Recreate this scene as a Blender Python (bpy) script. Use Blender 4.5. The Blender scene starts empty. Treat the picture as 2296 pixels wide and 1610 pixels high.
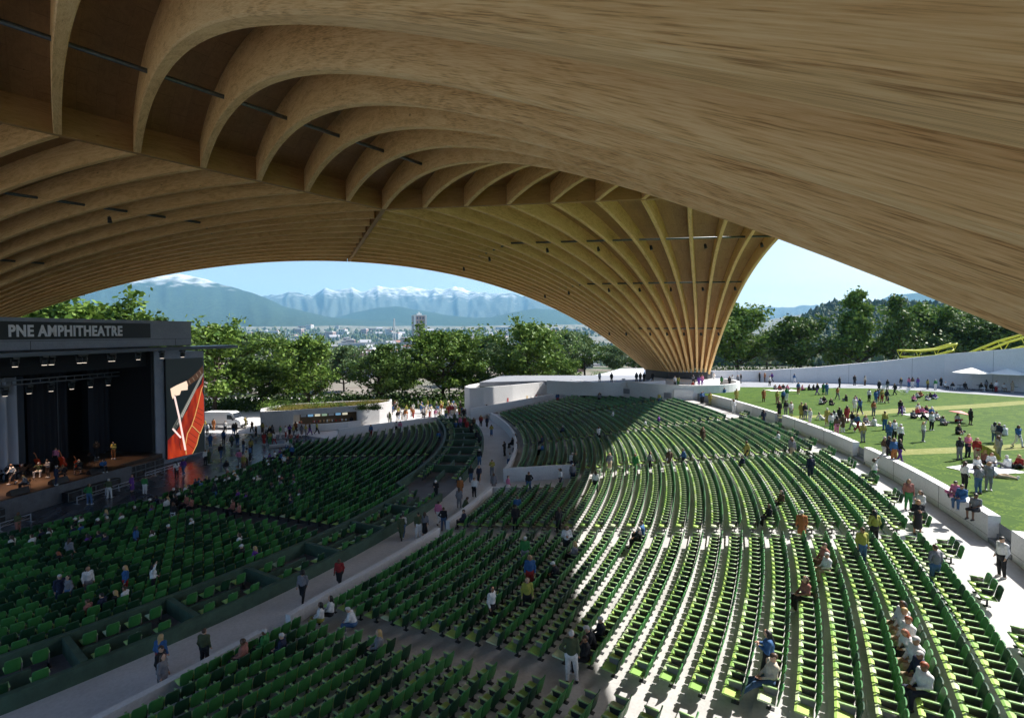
import bpy, math, random
import numpy as np
from math import sin, cos, tan, pi, radians as rad, sqrt, atan2
from mathutils import Vector, Matrix
random.seed(7); np.random.seed(7)
S = bpy.context.scene
C = S.collection
# ------------------------------------------------------------------ camera
F, CX, PITCH, YH = 1183.0, 1148.0, 0.03409, 743.7
CY = YH + F*tan(PITCH)
CAMH = 15.0
cam = bpy.data.cameras.new('camera'); cam_o = bpy.data.objects.new('camera', cam); C.objects.link(cam_o)
cam.sensor_width = 36; cam.lens = 36*F/2296; cam.shift_y = -(805-CY)/2296; cam.clip_start = .05; cam.clip_end = 60000
cam_o.location = (0, 0, CAMH); cam_o.rotation_euler = (pi/2-PITCH, 0, 0)
S.camera = cam_o
S.view_settings.view_transform = 'Standard'; S.view_settings.look = 'None'; S.view_settings.gamma = 1
S.view_settings.exposure = 1.08
# ------------------------------------------------------------------ light
SUN_AZ, SUN_EL = atan2(.93, .37), rad(45)
W = bpy.data.worlds.new('World'); S.world = W; W.use_nodes = True
nt = W.node_tree; nt.nodes.clear()
sk = nt.nodes.new('ShaderNodeTexSky'); sk.sky_type = 'NISHITA'; sk.sun_disc = False
sk.sun_elevation = SUN_EL; sk.sun_rotation = SUN_AZ; sk.air_density = 0.8; sk.dust_density = 1.8; sk.ozone_density = 1.5
bg = nt.nodes.new('ShaderNodeBackground'); bg.inputs[1].default_value = .1
wo = nt.nodes.new('ShaderNodeOutputWorld'); nt.links.new(sk.outputs[0], bg.inputs[0]); nt.links.new(bg.outputs[0], wo.inputs[0])
sun = bpy.data.lights.new('sun', 'SUN'); sun.energy = 5.0; sun.angle = rad(.5); sun.color = (1, .95, .87)
sun_o = bpy.data.objects.new('sun', sun); C.objects.link(sun_o)
sd = Vector((sin(SUN_AZ)*cos(SUN_EL), cos(SUN_AZ)*cos(SUN_EL), sin(SUN_EL)))
sun_o.rotation_euler = sd.to_track_quat('Z', 'Y').to_euler()
S.cycles.max_bounces = 6; S.cycles.volume_bounces = 1

# ------------------------------------------------------------------ helpers
def at(px, py, h):
    """photo point (2296 wide) -> world X,Y on the level h (h above plaza)"""
    dx = (px-CX)/F; dz = -(py-CY)/F
    wy = cos(PITCH)+dz*sin(PITCH); wz = -sin(PITCH)+dz*cos(PITCH)
    t = (h-CAMH)/wz
    return dx*t, wy*t
def to_px(x, y, z):
    z -= CAMH
    yc = y*cos(PITCH)-z*sin(PITCH); zc = y*sin(PITCH)+z*cos(PITCH)
    if yc < .1: return -9999, -9999, yc
    return CX+F*x/yc, CY-F*zc/yc, yc
CC = (-70.0, 62.0)
def wR(a): return 98.75+.055*max(0, -a)
def pol(R, a): a = rad(a); return CC[0]+R*cos(a), CC[1]+R*sin(a)
def topol(x, y): return sqrt((x-CC[0])**2+(y-CC[1])**2), math.degrees(atan2(y-CC[1], x-CC[0]))

MATS = {}
def mat(name, col, rough=.7, noise=0, nscale=4, col2=None, metal=0, emis=None, es=0, bump=0, spec=.5, coord='Object', vec=None):
    if name in MATS: return MATS[name]
    m = bpy.data.materials.new(name); m.use_nodes = True; MATS[name] = m
    n = m.node_tree; b = n.nodes['Principled BSDF']
    b.inputs['Base Color'].default_value = (*col, 1); b.inputs['Roughness'].default_value = rough; b.inputs['Metallic'].default_value = metal
    b.inputs['Specular IOR Level'].default_value = spec
    if emis: b.inputs['Emission Color'].default_value = (*emis, 1); b.inputs['Emission Strength'].default_value = es
    if noise or bump or col2:
        tc = n.nodes.new('ShaderNodeTexCoord'); tx = n.nodes.new('ShaderNodeTexNoise'); tx.inputs['Scale'].default_value = nscale
        tx.inputs['Detail'].default_value = 6; tx.inputs['Roughness'].default_value = .6
        mp = n.nodes.new('ShaderNodeMapping'); n.links.new(tc.outputs[coord], mp.inputs[0]); n.links.new(mp.outputs[0], tx.inputs['Vector'])
        if vec: mp.inputs['Scale'].default_value = vec
        if noise or col2:
            c2 = col2 if col2 else tuple(max(0, c*(1-noise)) for c in col)
            r = n.nodes.new('ShaderNodeValToRGB'); r.color_ramp.elements[0].position = .35; r.color_ramp.elements[1].position = .65
            r.color_ramp.elements[0].color = (*c2, 1); r.color_ramp.elements[1].color = (*col, 1)
            n.links.new(tx.outputs['Fac'], r.inputs[0]); n.links.new(r.outputs[0], b.inputs['Base Color'])
        if bump:
            bp = n.nodes.new('ShaderNodeBump'); bp.inputs['Strength'].default_value = bump; bp.inputs['Distance'].default_value = .05
            n.links.new(tx.outputs['Fac'], bp.inputs['Height']); n.links.new(bp.outputs[0], b.inputs['Normal'])
    return m

class MB:
    def __init__(s): s.v = []; s.f = []; s.m = []; s.uv = None
    def add(s, vs, fs, m=0):
        o = len(s.v); s.v += [tuple(v) for v in vs]
        for f in fs: s.f.append(tuple(i+o for i in f)); s.m.append(m)
    def box(s, c, d, rz=0, m=0, top=None, M=None):
        x, y, z = d[0]/2, d[1]/2, d[2]/2; tx, ty = (top if top else (1, 1))
        vs = [(-x, -y, -z), (x, -y, -z), (x, y, -z), (-x, y, -z), (-x*tx, -y*ty, z), (x*tx, -y*ty, z), (x*tx, y*ty, z), (-x*tx, y*ty, z)]
        cr, sr = cos(rz), sin(rz)
        if M: vs = [tuple(M @ Vector(v)) for v in vs]
        vs = [(c[0]+v[0]*cr-v[1]*sr, c[1]+v[0]*sr+v[1]*cr, c[2]+v[2]) for v in vs]
        s.add(vs, [(0, 3, 2, 1), (4, 5, 6, 7), (0, 1, 5, 4), (1, 2, 6, 5), (2, 3, 7, 6), (3, 0, 4, 7)], m)
    def tube(s, pts, rs, n=8, m=0, cap=True):
        pts = [Vector(p) for p in pts]
        if not hasattr(rs, '__len__'): rs = [rs]*len(pts)
        vs = []; fs = []
        for i, p in enumerate(pts):
            d = (pts[min(i+1, len(pts)-1)]-pts[max(i-1, 0)]).normalized()
            a = d.cross(Vector((0, 0, 1)) if abs(d.z) < .9 else Vector((1, 0, 0))).normalized(); b = d.cross(a)
            for k in range(n):
                t = 2*pi*k/n; vs.append(p+(a*cos(t)+b*sin(t))*rs[i])
        for i in range(len(pts)-1):
            for k in range(n):
                k2 = (k+1) % n; fs.append((i*n+k, i*n+k2, (i+1)*n+k2, (i+1)*n+k))
        if cap: fs.append(tuple(range(n))[::-1]); fs.append(tuple(range((len(pts)-1)*n, len(pts)*n)))
        s.add(vs, fs, m)
    def ribbon(s, pts, th, z0, z1, m=0, closed=False):
        """wall of thickness th along plan points; z0,z1 numbers or lists"""
        n = len(pts); P = [Vector((p[0], p[1])) for p in pts]
        Z0 = z0 if hasattr(z0, '__len__') else [z0]*n; Z1 = z1 if hasattr(z1, '__len__') else [z1]*n
        vs = []; fs = []
        for i in range(n):
            a = P[(i-1) % n] if closed else P[max(i-1, 0)]; b = P[(i+1) % n] if closed else P[min(i+1, n-1)]
            d = (b-a).normalized(); nn = Vector((-d.y, d.x))*th/2
            for q in (P[i]-nn, P[i]+nn):
                vs.append((q.x, q.y, Z0[i])); vs.append((q.x, q.y, Z1[i]))
        for i in range(n if closed else n-1):
            o = 4*i; e = 4*((i+1) % n)
            fs += [(o, e, e+1, o+1), (o+2, o+3, e+3, e+2), (o+1, e+1, e+3, o+3), (o, o+2, e+2, e)]
        if not closed: fs += [(0, 1, 3, 2), (4*n-4, 4*n-2, 4*n-1, 4*n-3)]
        s.add(vs, fs, m)
    def poly(s, pts, z0, z1, m=0):
        n = len(pts); vs = [(p[0], p[1], z0) for p in pts]+[(p[0], p[1], z1) for p in pts]
        s.add(vs, [tuple(range(n))[::-1], tuple(range(n, 2*n))]+[(i, (i+1) % n, n+(i+1) % n, n+i) for i in range(n)], m)
    def mesh(s, name, mats, smooth=False, sharp=None):
        me = bpy.data.meshes.new(name); me.from_pydata(s.v, [], s.f)
        for m in (mats if isinstance(mats, (list, tuple)) else [mats]): me.materials.append(m)
        me.polygons.foreach_set('material_index', s.m)
        if s.uv:
            l = me.uv_layers.new(name='UVMap'); l.data.foreach_set('uv', np.array(s.uv, dtype=np.float32).ravel())
        if smooth: me.polygons.foreach_set('use_smooth', [True]*len(me.polygons))
        me.update()
        if sharp: me.set_sharp_from_angle(angle=rad(sharp))
        return me
    def build(s, name, mats, parent=None, smooth=False, loc=None, rz=0, sharp=None):
        return obj(name, s.mesh(name, mats, smooth, sharp), parent, loc, rz)
def obj(name, me, parent=None, loc=None, rz=0):
    o = bpy.data.objects.new(name, me); C.objects.link(o)
    if parent: o.parent = parent
    if loc: o.location = loc
    o.rotation_euler = (0, 0, rz)
    return o
def tag(o, label, cat, group=None):
    o['label'] = label; o['category'] = cat
    if group: o['group'] = group
    return o
def thing(name, label, cat, loc=(0, 0, 0), rz=0, group=None):
    o = bpy.data.objects.new(name, None); C.objects.link(o); o.location = loc; o.rotation_euler = (0, 0, rz); o.empty_display_size = .2
    return tag(o, label, cat, group)
def kind(o, k): o['kind'] = k; return o
def kids(o): return [c for c in C.objects if c.parent == o]
def copy_tree(o, ks, loc, rz, scale=1):
    r = o.copy(); C.objects.link(r); r.location = loc; r.rotation_euler = (0, 0, rz); r.scale = (scale,)*3
    for ch, gs in ks:
        c = ch.copy(); C.objects.link(c); c.parent = r
        for g in gs: d = g.copy(); C.objects.link(d); d.parent = c
    return r

# ------------------------------------------------------------------ materials
def wood(name, c1, c2, c3, sx=.35, sy=3.2, plank=0, knots=True):
    m = bpy.data.materials.new(name); m.use_nodes = True; n = m.node_tree; L = n.links; b = n.nodes['Principled BSDF']; b.inputs['Roughness'].default_value = .62
    b.inputs['Specular IOR Level'].default_value = .25
    tc = n.nodes.new('ShaderNodeTexCoord'); oi = n.nodes.new('ShaderNodeObjectInfo')
    off = n.nodes.new('ShaderNodeCombineXYZ'); mu = n.nodes.new('ShaderNodeMath'); mu.operation = 'MULTIPLY'; mu.inputs[1].default_value = 60
    L.new(oi.outputs['Random'], mu.inputs[0]); L.new(mu.outputs[0], off.inputs[0]); L.new(mu.outputs[0], off.inputs[2])
    ad = n.nodes.new('ShaderNodeVectorMath'); ad.operation = 'ADD'; L.new(tc.outputs['UV'], ad.inputs[0]); L.new(off.outputs[0], ad.inputs[1])
    def noise(scale, vec, detail=6, dist=0):
        mp = n.nodes.new('ShaderNodeMapping'); mp.inputs['Scale'].default_value = vec; L.new(ad.outputs[0], mp.inputs[0])
        t = n.nodes.new('ShaderNodeTexNoise'); t.inputs['Scale'].default_value = scale; t.inputs['Detail'].default_value = detail; t.inputs['Distortion'].default_value = dist
        t.inputs['Roughness'].default_value = .62
        L.new(mp.outputs[0], t.inputs['Vector']); return t
    # growth rings: a stretched noise field cut into bands, under two scales of fibre
    big = noise(1, (sx*.5, sy*.38, 1), 2, .5)
    mm = n.nodes.new('ShaderNodeMath'); mm.operation = 'MULTIPLY'; mm.inputs[1].default_value = 46; L.new(big.outputs['Fac'], mm.inputs[0])
    sn = n.nodes.new('ShaderNodeMath'); sn.operation = 'SINE'; L.new(mm.outputs[0], sn.inputs[0])
    fine = noise(1, (sx*8, sy*34, 1), 9)
    mid = noise(1, (sx*1.1, sy*5.5, 1), 6, .3)
    tone = noise(1, (sx*.5, sy*.25, 1), 2)
    def fma(x, k, y):
        q = n.nodes.new('ShaderNodeMath'); q.operation = 'MULTIPLY_ADD'; q.inputs[1].default_value = k; L.new(x, q.inputs[0])
        if y is None: q.inputs[2].default_value = 0
        else: L.new(y, q.inputs[2])
        return q.outputs[0]
    m3 = n.nodes.new('ShaderNodeMath'); m3.operation = 'MULTIPLY'; m3.inputs[1].default_value = 190; L.new(big.outputs['Fac'], m3.inputs[0]); s3 = n.nodes.new('ShaderNodeMath'); s3.operation = 'SINE'; L.new(m3.outputs[0], s3.inputs[0])
    o1 = fma(fine.outputs['Fac'], .66, None); o1 = fma(s3.outputs[0], .012, o1); o2 = fma(mid.outputs['Fac'], .19, o1); o3 = fma(sn.outputs[0], .03, o2); o4 = fma(tone.outputs['Fac'], .14, o3)
    class A2: outputs = [o4]
    a2 = A2
    r = n.nodes.new('ShaderNodeValToRGB'); e = r.color_ramp.elements
    e[0].position = .355; e[0].color = (*c2, 1); e[1].position = .59; e[1].color = (*c3, 1)
    x = e.new(.465); x.color = (*c1, 1); L.new(a2.outputs[0], r.inputs[0])
    out = r.outputs[0]
    if knots:
        mp = n.nodes.new('ShaderNodeMapping'); mp.inputs['Scale'].default_value = (.42, 1.25, 1); L.new(ad.outputs[0], mp.inputs[0])
        v = n.nodes.new('ShaderNodeTexVoronoi'); v.inputs['Scale'].default_value = 1; L.new(mp.outputs[0], v.inputs['Vector'])
        kr = n.nodes.new('ShaderNodeValToRGB'); kr.color_ramp.elements[0].position = .018; kr.color_ramp.elements[1].position = .06
        kr.color_ramp.elements[0].color = (.28, .2, .15, 1); kr.color_ramp.elements[1].color = (1, 1, 1, 1)
        L.new(v.outputs['Distance'], kr.inputs[0])
        mx = n.nodes.new('ShaderNodeMixRGB'); mx.blend_type = 'MULTIPLY'; mx.inputs[0].default_value = .8; L.new(out, mx.inputs[1]); L.new(kr.outputs[0], mx.inputs[2]); out = mx.outputs[0]
    if plank:
        mp = n.nodes.new('ShaderNodeMapping'); mp.inputs['Scale'].default_value = (.09, 1/plank*.5, 1); L.new(ad.outputs[0], mp.inputs[0])
        br = n.nodes.new('ShaderNodeTexBrick'); br.inputs['Scale'].default_value = 1; br.inputs['Mortar Size'].default_value = .004; br.inputs['Brick Width'].default_value = .5; br.inputs['Row Height'].default_value = .5
        br.inputs['Color1'].default_value = (1, 1, 1, 1); br.inputs['Color2'].default_value = (.82, .8, .77, 1); br.inputs['Mortar'].default_value = (.5, .45, .4, 1)
        L.new(mp.outputs[0], br.inputs['Vector'])
        mx = n.nodes.new('ShaderNodeMixRGB'); mx.blend_type = 'MULTIPLY'; mx.inputs[0].default_value = .8 if plank > .5 else .38; L.new(out, mx.inputs[1]); L.new(br.outputs[0], mx.inputs[2]); out = mx.outputs[0]
    L.new(out, b.inputs['Base Color'])
    bp = n.nodes.new('ShaderNodeBump'); bp.inputs['Strength'].default_value = .25; bp.inputs['Distance'].default_value = .01; L.new(a2.outputs[0], bp.inputs['Height']); L.new(bp.outputs[0], b.inputs['Normal'])
    MATS[name] = m; return m
M_RIB = wood('glulam timber', (.78, .50, .215), (.40, .215, .08), (.90, .65, .33), plank=.0)
M_DECK = wood('timber deck', (.36, .20, .08), (.24, .125, .045), (.44, .26, .11), sx=.6, sy=2.2, plank=.9)
M_CREASE = wood('ridge timber', (.40, .23, .09), (.26, .135, .05), (.48, .29, .12))
def concrete(name, col, rough=.75, noise=.14, scale=.5):
    m = mat(name, col, rough, noise=noise, nscale=scale, bump=.12)
    n = m.node_tree; L = n.links; b = n.nodes['Principled BSDF']
    # fine speckle on top of the soft mottling
    src = b.inputs['Base Color'].links[0].from_socket
    tc = n.nodes.new('ShaderNodeTexCoord'); t = n.nodes.new('ShaderNodeTexNoise'); t.inputs['Scale'].default_value = 9; t.inputs['Detail'].default_value = 5
    L.new(tc.outputs['Object'], t.inputs['Vector']); r = n.nodes.new('ShaderNodeValToRGB'); r.color_ramp.elements[0].position = .3; r.color_ramp.elements[1].position = .6
    r.color_ramp.elements[0].color = (.8, .8, .8, 1); r.color_ramp.elements[1].color = (1, 1, 1, 1); L.new(t.outputs['Fac'], r.inputs[0])
    mx = n.nodes.new('ShaderNodeMixRGB'); mx.blend_type = 'MULTIPLY'; mx.inputs[0].default_value = .7; L.new(src, mx.inputs[1]); L.new(r.outputs[0], mx.inputs[2]); L.new(mx.outputs[0], b.inputs['Base Color'])
    return m
M_CONC = concrete('pale concrete', (.62, .61, .61))
M_TREAD = concrete('tread concrete', (.50, .495, .49), noise=.24)
M_WALL = concrete('white concrete', (.7, .7, .71), noise=.08, scale=.3)
M_BOX = concrete('dark green concrete', (.06, .115, .075), noise=.35, scale=1.5)
M_BOWL = concrete('dark bowl floor', (.15, .15, .165), noise=.25, scale=1)
M_GREY = concrete('grey paving', (.25, .265, .30), noise=.15, scale=.8)
M_STEEL = mat('galvanised steel', (.16, .19, .21), .45, metal=.6, noise=.3, nscale=8)
M_BLACK = mat('black metal', (.012, .012, .014), .5)
M_SPOTM = mat('lamp housing', (.06, .065, .07), .3, metal=.7)
# ------------------------------------------------------------------ stage of the world: ground, water, hills
def smooth(a, b, x):
    t = max(0, min(1, (x-a)/(b-a))); return t*t*(3-2*t)
def vnoise(x, y, s=0):
    def h(i, j): v = sin(i*127.1+j*311.7+s*74.7)*43758.5453; return v-math.floor(v)
    i, j = math.floor(x), math.floor(y); u, v = x-i, y-j; u = u*u*(3-2*u); v = v*v*(3-2*v)
    return (h(i, j)*(1-u)+h(i+1, j)*u)*(1-v)+(h(i, j+1)*(1-u)+h(i+1, j+1)*u)*v
def fbm(x, y, s=0, o=4):
    a, t, n = 1, 0, 0
    for _ in range(o): t += a*vnoise(x, y, s); n += a; a *= .5; x *= 2.03; y *= 2.03
    return t/n
def terr(x, y):
    d = y
    h = -.06
    h -= 45*smooth(150, 900, d)
    h += 150*smooth(2300, 5200, d)*(.6+.4*fbm(x/900, y/900, 3))
    if d > 250: h += 10*(fbm(x/260, y/260, 5)-.5)*smooth(250, 900, d)
    # wooded hill on the right
    t = x/max(d, 1)
    h += 118*smooth(.42, .66, t+.06*fbm(d/300, t*6, 8))*smooth(420, 1150, d)*(.82+.36*fbm(x/320, y/320, 9))*(1-.35*smooth(1.0, 1.6, t))
    return h
def grid(name, ts, ys, hf, m, smooth_=True):
    b = MB(); n = len(ts)
    for y in ys:
        for t in ts: b.v.append((t*y, y, hf(t*y, y)))
    for j in range(len(ys)-1):
        for i in range(n-1): b.f.append((j*n+i, j*n+i+1, (j+1)*n+i+1, (j+1)*n+i)); b.m.append(0)
    return kind(b.build(name, m, smooth=smooth_), 'structure')
def field_mat(name, cols, scales, rough=.95):
    m = bpy.data.materials.new(name); m.use_nodes = True; n = m.node_tree; L = n.links; b = n.nodes['Principled BSDF']; b.inputs['Roughness'].default_value = rough; b.inputs['Specular IOR Level'].default_value = .1
    tc = n.nodes.new('ShaderNodeTexCoord'); cur = None
    for i, (c, s) in enumerate(zip(cols, scales)):
        t = n.nodes.new('ShaderNodeTexNoise'); t.inputs['Scale'].default_value = s; t.inputs['Detail'].default_value = 7; L.new(tc.outputs['Object'], t.inputs['Vector'])
        r = n.nodes.new('ShaderNodeValToRGB'); r.color_ramp.elements[0].position = .46; r.color_ramp.elements[1].position = .54; L.new(t.outputs['Fac'], r.inputs[0])
        mx = n.nodes.new('ShaderNodeMixRGB'); L.new(r.outputs[0], mx.inputs[0])
        if cur is None: mx.inputs[1].default_value = (*cols[-1], 1)
        else: L.new(cur, mx.inputs[1])
        mx.inputs[2].default_value = (*c, 1); cur = mx.outputs[0]
    L.new(cur, b.inputs['Base Color']); return m
M_LAND = field_mat('valley land', [(.05, .075, .035), (.16, .14, .12), (.03, .055, .025), (.2, .19, .16)], [.004, .02, .011, .03])
M_LAND2 = field_mat('near ground', [(.2, .18, .16), (.05, .07, .03), (.22, .2, .18)], [.05, .03, .2])
ys = [-90, 0, 60, 112, 120, 130, 145, 165, 190, 220, 260, 310, 380, 460, 560, 680, 800, 950, 1100, 1300, 1500, 1800, 2100, 2400, 2700, 3000, 3400, 3800, 4300, 4800, 5400, 6200]
b = MB()  # near ground, flat and rectangular
xs = np.linspace(-420, 420, 43); yy = np.linspace(-120, 140, 27)
for y in yy:
    for x in xs: b.v.append((x, y, -.06))
for j in range(len(yy)-1):
    for i in range(len(xs)-1): b.f.append((j*43+i, j*43+i+1, (j+1)*43+i+1, (j+1)*43+i)); b.m.append(0)
kind(b.build('ground', M_LAND2), 'structure')
grid('terrain', np.linspace(-2.4, 2.4, 170), [135]+ys[6:], lambda x, y: terr(x, y)-(.02 if y < 150 else 0), M_LAND)
def interp(P, x):
    if x <= P[0][0]: return P[0][1]
    for (a, b_), (c, d) in zip(P, P[1:]):
        if x <= c:
            t = (x-a)/(c-a); return b_+(d-b_)*t
    return P[-1][1]
def mountain(name, sil, dist, depth, m, rough, seed, base=-20, snow=None, n=230, rows=46, foot=.0, gul=0):
    b = MB(); x0, x1 = sil[0][0], sil[-1][0]
    for j in range(rows):
        v = j/(rows-1)*1.5   # 0 foot, 1 crest, 1.5 behind
        for i in range(n):
            px = x0+(x1-x0)*i/(n-1)
            yc = dist*(1+.06*sin(px*.011+seed)); y = yc-depth*(1-v)
            t = (px-CX)/F; x = t*y
            e = (YH-interp(sil, px))/F; hc = CAMH+e*yc
            w = v**1.15 if v <= 1 else max(0, 1-(v-1)*1.6)
            rdg = 1-abs(2*fbm(px*.02+seed+.25*fbm(px*.05, v*3, seed), v*1.3+seed, seed, 5)-1)
            z = base+(hc-base)*w
            z += (rdg-.72)*rough*(hc-base)*1.7*w*(1-w*.62)+(fbm(px*.14, v*9, seed+2)-.5)*rough*(hc-base)*.13
            z -= gul*(hc-base)*w*max(0, 1-w**3*.95)*abs(2*fbm(px*.034+v*.35+.6*fbm(px*.011, v, seed), v*.7, seed+7, 3)-1)*2
            b.v.append((x, y, z))
    for j in range(rows-1):
        for i in range(n-1): b.f.append((j*n+i, j*n+i+1, (j+1)*n+i+1, (j+1)*n+i)); b.m.append(0)
    return kind(b.build(name, m, smooth=True), 'structure')
def mount_mat(name, lo, hi, z0, z1):
    m = bpy.data.materials.new(name); m.use_nodes = True; n = m.node_tree; L = n.links; b = n.nodes['Principled BSDF']; b.inputs['Roughness'].default_value = .95; b.inputs['Specular IOR Level'].default_value = .1
    g = n.nodes.new('ShaderNodeNewGeometry'); sp = n.nodes.new('ShaderNodeSeparateXYZ'); L.new(g.outputs['Position'], sp.inputs[0])
    t = n.nodes.new('ShaderNodeTexNoise'); t.inputs['Scale'].default_value = .006; t.inputs['Detail'].default_value = 9; L.new(g.outputs['Position'], t.inputs['Vector'])
    a = n.nodes.new('ShaderNodeMath'); a.operation = 'MULTIPLY_ADD'; a.inputs[1].default_value = (z1-z0)*1.6; L.new(t.outputs['Fac'], a.inputs[0]); L.new(sp.outputs[2], a.inputs[2])
    mr = n.nodes.new('ShaderNodeMapRange'); mr.inputs[1].default_value = z0+(z1-z0)*.8; mr.inputs[2].default_value = z1+(z1-z0)*.8; L.new(a.outputs[0], mr.inputs[0])
    t2 = n.nodes.new('ShaderNodeTexNoise'); t2.inputs['Scale'].default_value = .03; t2.inputs['Detail'].default_value = 8; L.new(g.outputs['Position'], t2.inputs['Vector'])
    r = n.nodes.new('ShaderNodeValToRGB'); r.color_ramp.elements[0].position = .4; r.color_ramp.elements[1].position = .62; r.color_ramp.elements[0].color = (*[c*.45 for c in lo], 1); r.color_ramp.elements[1].color = (*lo, 1); L.new(t2.outputs['Fac'], r.inputs[0])
    mx = n.nodes.new('ShaderNodeMixRGB'); L.new(mr.outputs[0], mx.inputs[0]); L.new(r.outputs[0], mx.inputs[1]); mx.inputs[2].default_value = (*hi, 1); L.new(mx.outputs[0], b.inputs['Base Color']); return m
SN = (.82, .84, .88)
mountain('mountain', [(-700, 800), (-300, 770), (0, 728), (100, 692), (200, 652), (300, 628), (395, 616), (450, 625), (520, 645), (580, 662), (640, 688), (700, 703), (760, 714), (900, 722), (1100, 732)], 6800, 2600, mount_mat('forested slope', (.035, .06, .035), SN, 600, 880), .10, 3.1, gul=.06)
mountain('mountain_range', [(300, 690), (500, 676), (560, 668), (610, 660), (650, 657), (700, 665), (730, 649), (760, 652), (790, 648), (815, 657), (850, 644), (885, 650), (905, 647), (930, 643), (970, 650), (1030, 648), (1060, 656), (1100, 660), (1150, 662), (1220, 676), (1260, 690), (1400, 700), (1700, 690), (2000, 680), (2400, 690), (2900, 700)], 11500, 4200, mount_mat('rocky slope', (.075, .095, .085), SN, 700, 1250), .26, 9.7, base=0, n=620, rows=64, gul=.24)
mountain('foothills', [(500, 725), (700, 716), (760, 711), (800, 700), (850, 690), (890, 688), (950, 697), (1000, 707), (1060, 713), (1100, 712), (1150, 701), (1200, 692), (1250, 696), (1300, 706), (1400, 716), (1700, 720), (1900, 700), (2000, 662), (2060, 658), (2130, 672), (2300, 690), (2800, 720)], 7600, 1800, mount_mat('foothill slope', (.035, .065, .04), (.06, .08, .06), 800, 900), .10, 5.3, base=10)
# ------------------------------------------------------------------ timber roof: three legs, six barrel vaults
RS = 1.5
RP = dict(ax=-7.61656, ay=31.55877, th=.37845, s=2.49376, a=.00718, b=.01273, c=(.0235, -.0109e-2, .01788e-4), dR=.0159, dL=-.01387,
          aB=.01024, bB=.00924, cB=(.02502, .01185e-2, -.0377e-4), uA=.20008, uB=-.27343)
AZ = {'F': -RP['th'], 'R': -RP['th']+2*pi/3+RP['dR'], 'L': -RP['th']-2*pi/3+RP['dL']}
def bv(a): return np.array([sin(a), cos(a)])
LEG = {'A': (AZ['F']+AZ['R'])/2, 'B': (AZ['R']+AZ['L']+2*pi)/2, 'C': (AZ['F']+AZ['L'])/2}
DMAX = {'A': 37.2, 'B': 33.4, 'C': 37.2}
RIBH = 1.12*RS; RIBW = .25*RS
def rpt(fan, half, k, d):
    c = bv(AZ[half]); lv = bv(LEG[fan]); n = lv-c*lv.dot(c); n /= np.linalg.norm(n); t = c.dot(lv)/n.dot(lv)
    c1, c2, c3 = RP['cB'] if fan == 'B' else RP['c']; a, bb = (RP['aB'], RP['bB']) if fan == 'B' else (RP['a'], RP['b'])
    u = d*t+RP['s']*k*(1-c1*d-c2*d*d-c3*d**3)
    p = np.array([RP['ax'], RP['ay']])+c*u+n*d+np.array([lv[1], -lv[0]])*{'A': RP['uA'], 'B': RP['uB'], 'C': 0}[fan]*d*d*1e-3
    return Vector((p[0]*RS, p[1]*RS, CAMH+(7.2-a*d*d-bb*d**4/1e4)*RS))
def ribh(d): return RIBH
roof = thing('timber_roof', 'vast timber vault of curved glulam ribs standing on three fanned legs over the seats', 'roof', (-11.4, 47.3, 0))
def rob(b, name, m, **k):
    b.v = [(v[0]+11.4, v[1]-47.3, v[2]) for v in b.v]
    return b.build(name, m, roof, **k)
def rib(fan, half, k, d0=.18):
    b = MB(); uvs = []; n = 64; ds = [d0+(DMAX[fan]-d0)*(i/n) for i in range(n+1)]; P = [rpt(fan, half, k, d) for d in ds]
    s = 0; w = RIBW/2; ch = .035; vv = []
    for i, p in enumerate(P):
        tg = (P[min(i+1, n)]-P[max(i-1, 0)]).normalized(); th = Vector((tg.x, tg.y, 0)).normalized(); side = Vector((-th.y, th.x, 0))
        nrm = side.cross(tg).normalized(); nrm = nrm if nrm.z > 0 else -nrm
        hh = RIBH*max(.45, nrm.z)/1.0; up = nrm if nrm.z > .5 else nrm
        if i: s += (p-P[i-1]).length
        ring = [(-w, hh), (-w, ch), (-w+ch, 0), (w-ch, 0), (w, ch), (w, hh)]
        for (a, h) in ring: b.v.append(p+side*a+up*h)
        vv.append(s)
    prof = [0, hh, hh+.05, hh+.05+2*w, hh+.1+2*w, 2*hh+.1+2*w]
    for i in range(n):
        for q in range(5):
            a = 6*i+q; b.f.append((a, a+1, a+7, a+6)); b.m.append(0)
            uvs += [(vv[i], prof[q]), (vv[i], prof[q+1]), (vv[i+1], prof[q+1]), (vv[i+1], prof[q])]
    b.f.append((0, 5, 4, 3, 2, 1)); b.m.append(0); uvs += [(0, 0), (0, 1), (0, 2), (.3, 2), (.3, 1), (.3, 0)]
    b.uv = uvs; return rob(b, 'rib', M_RIB)
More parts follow.
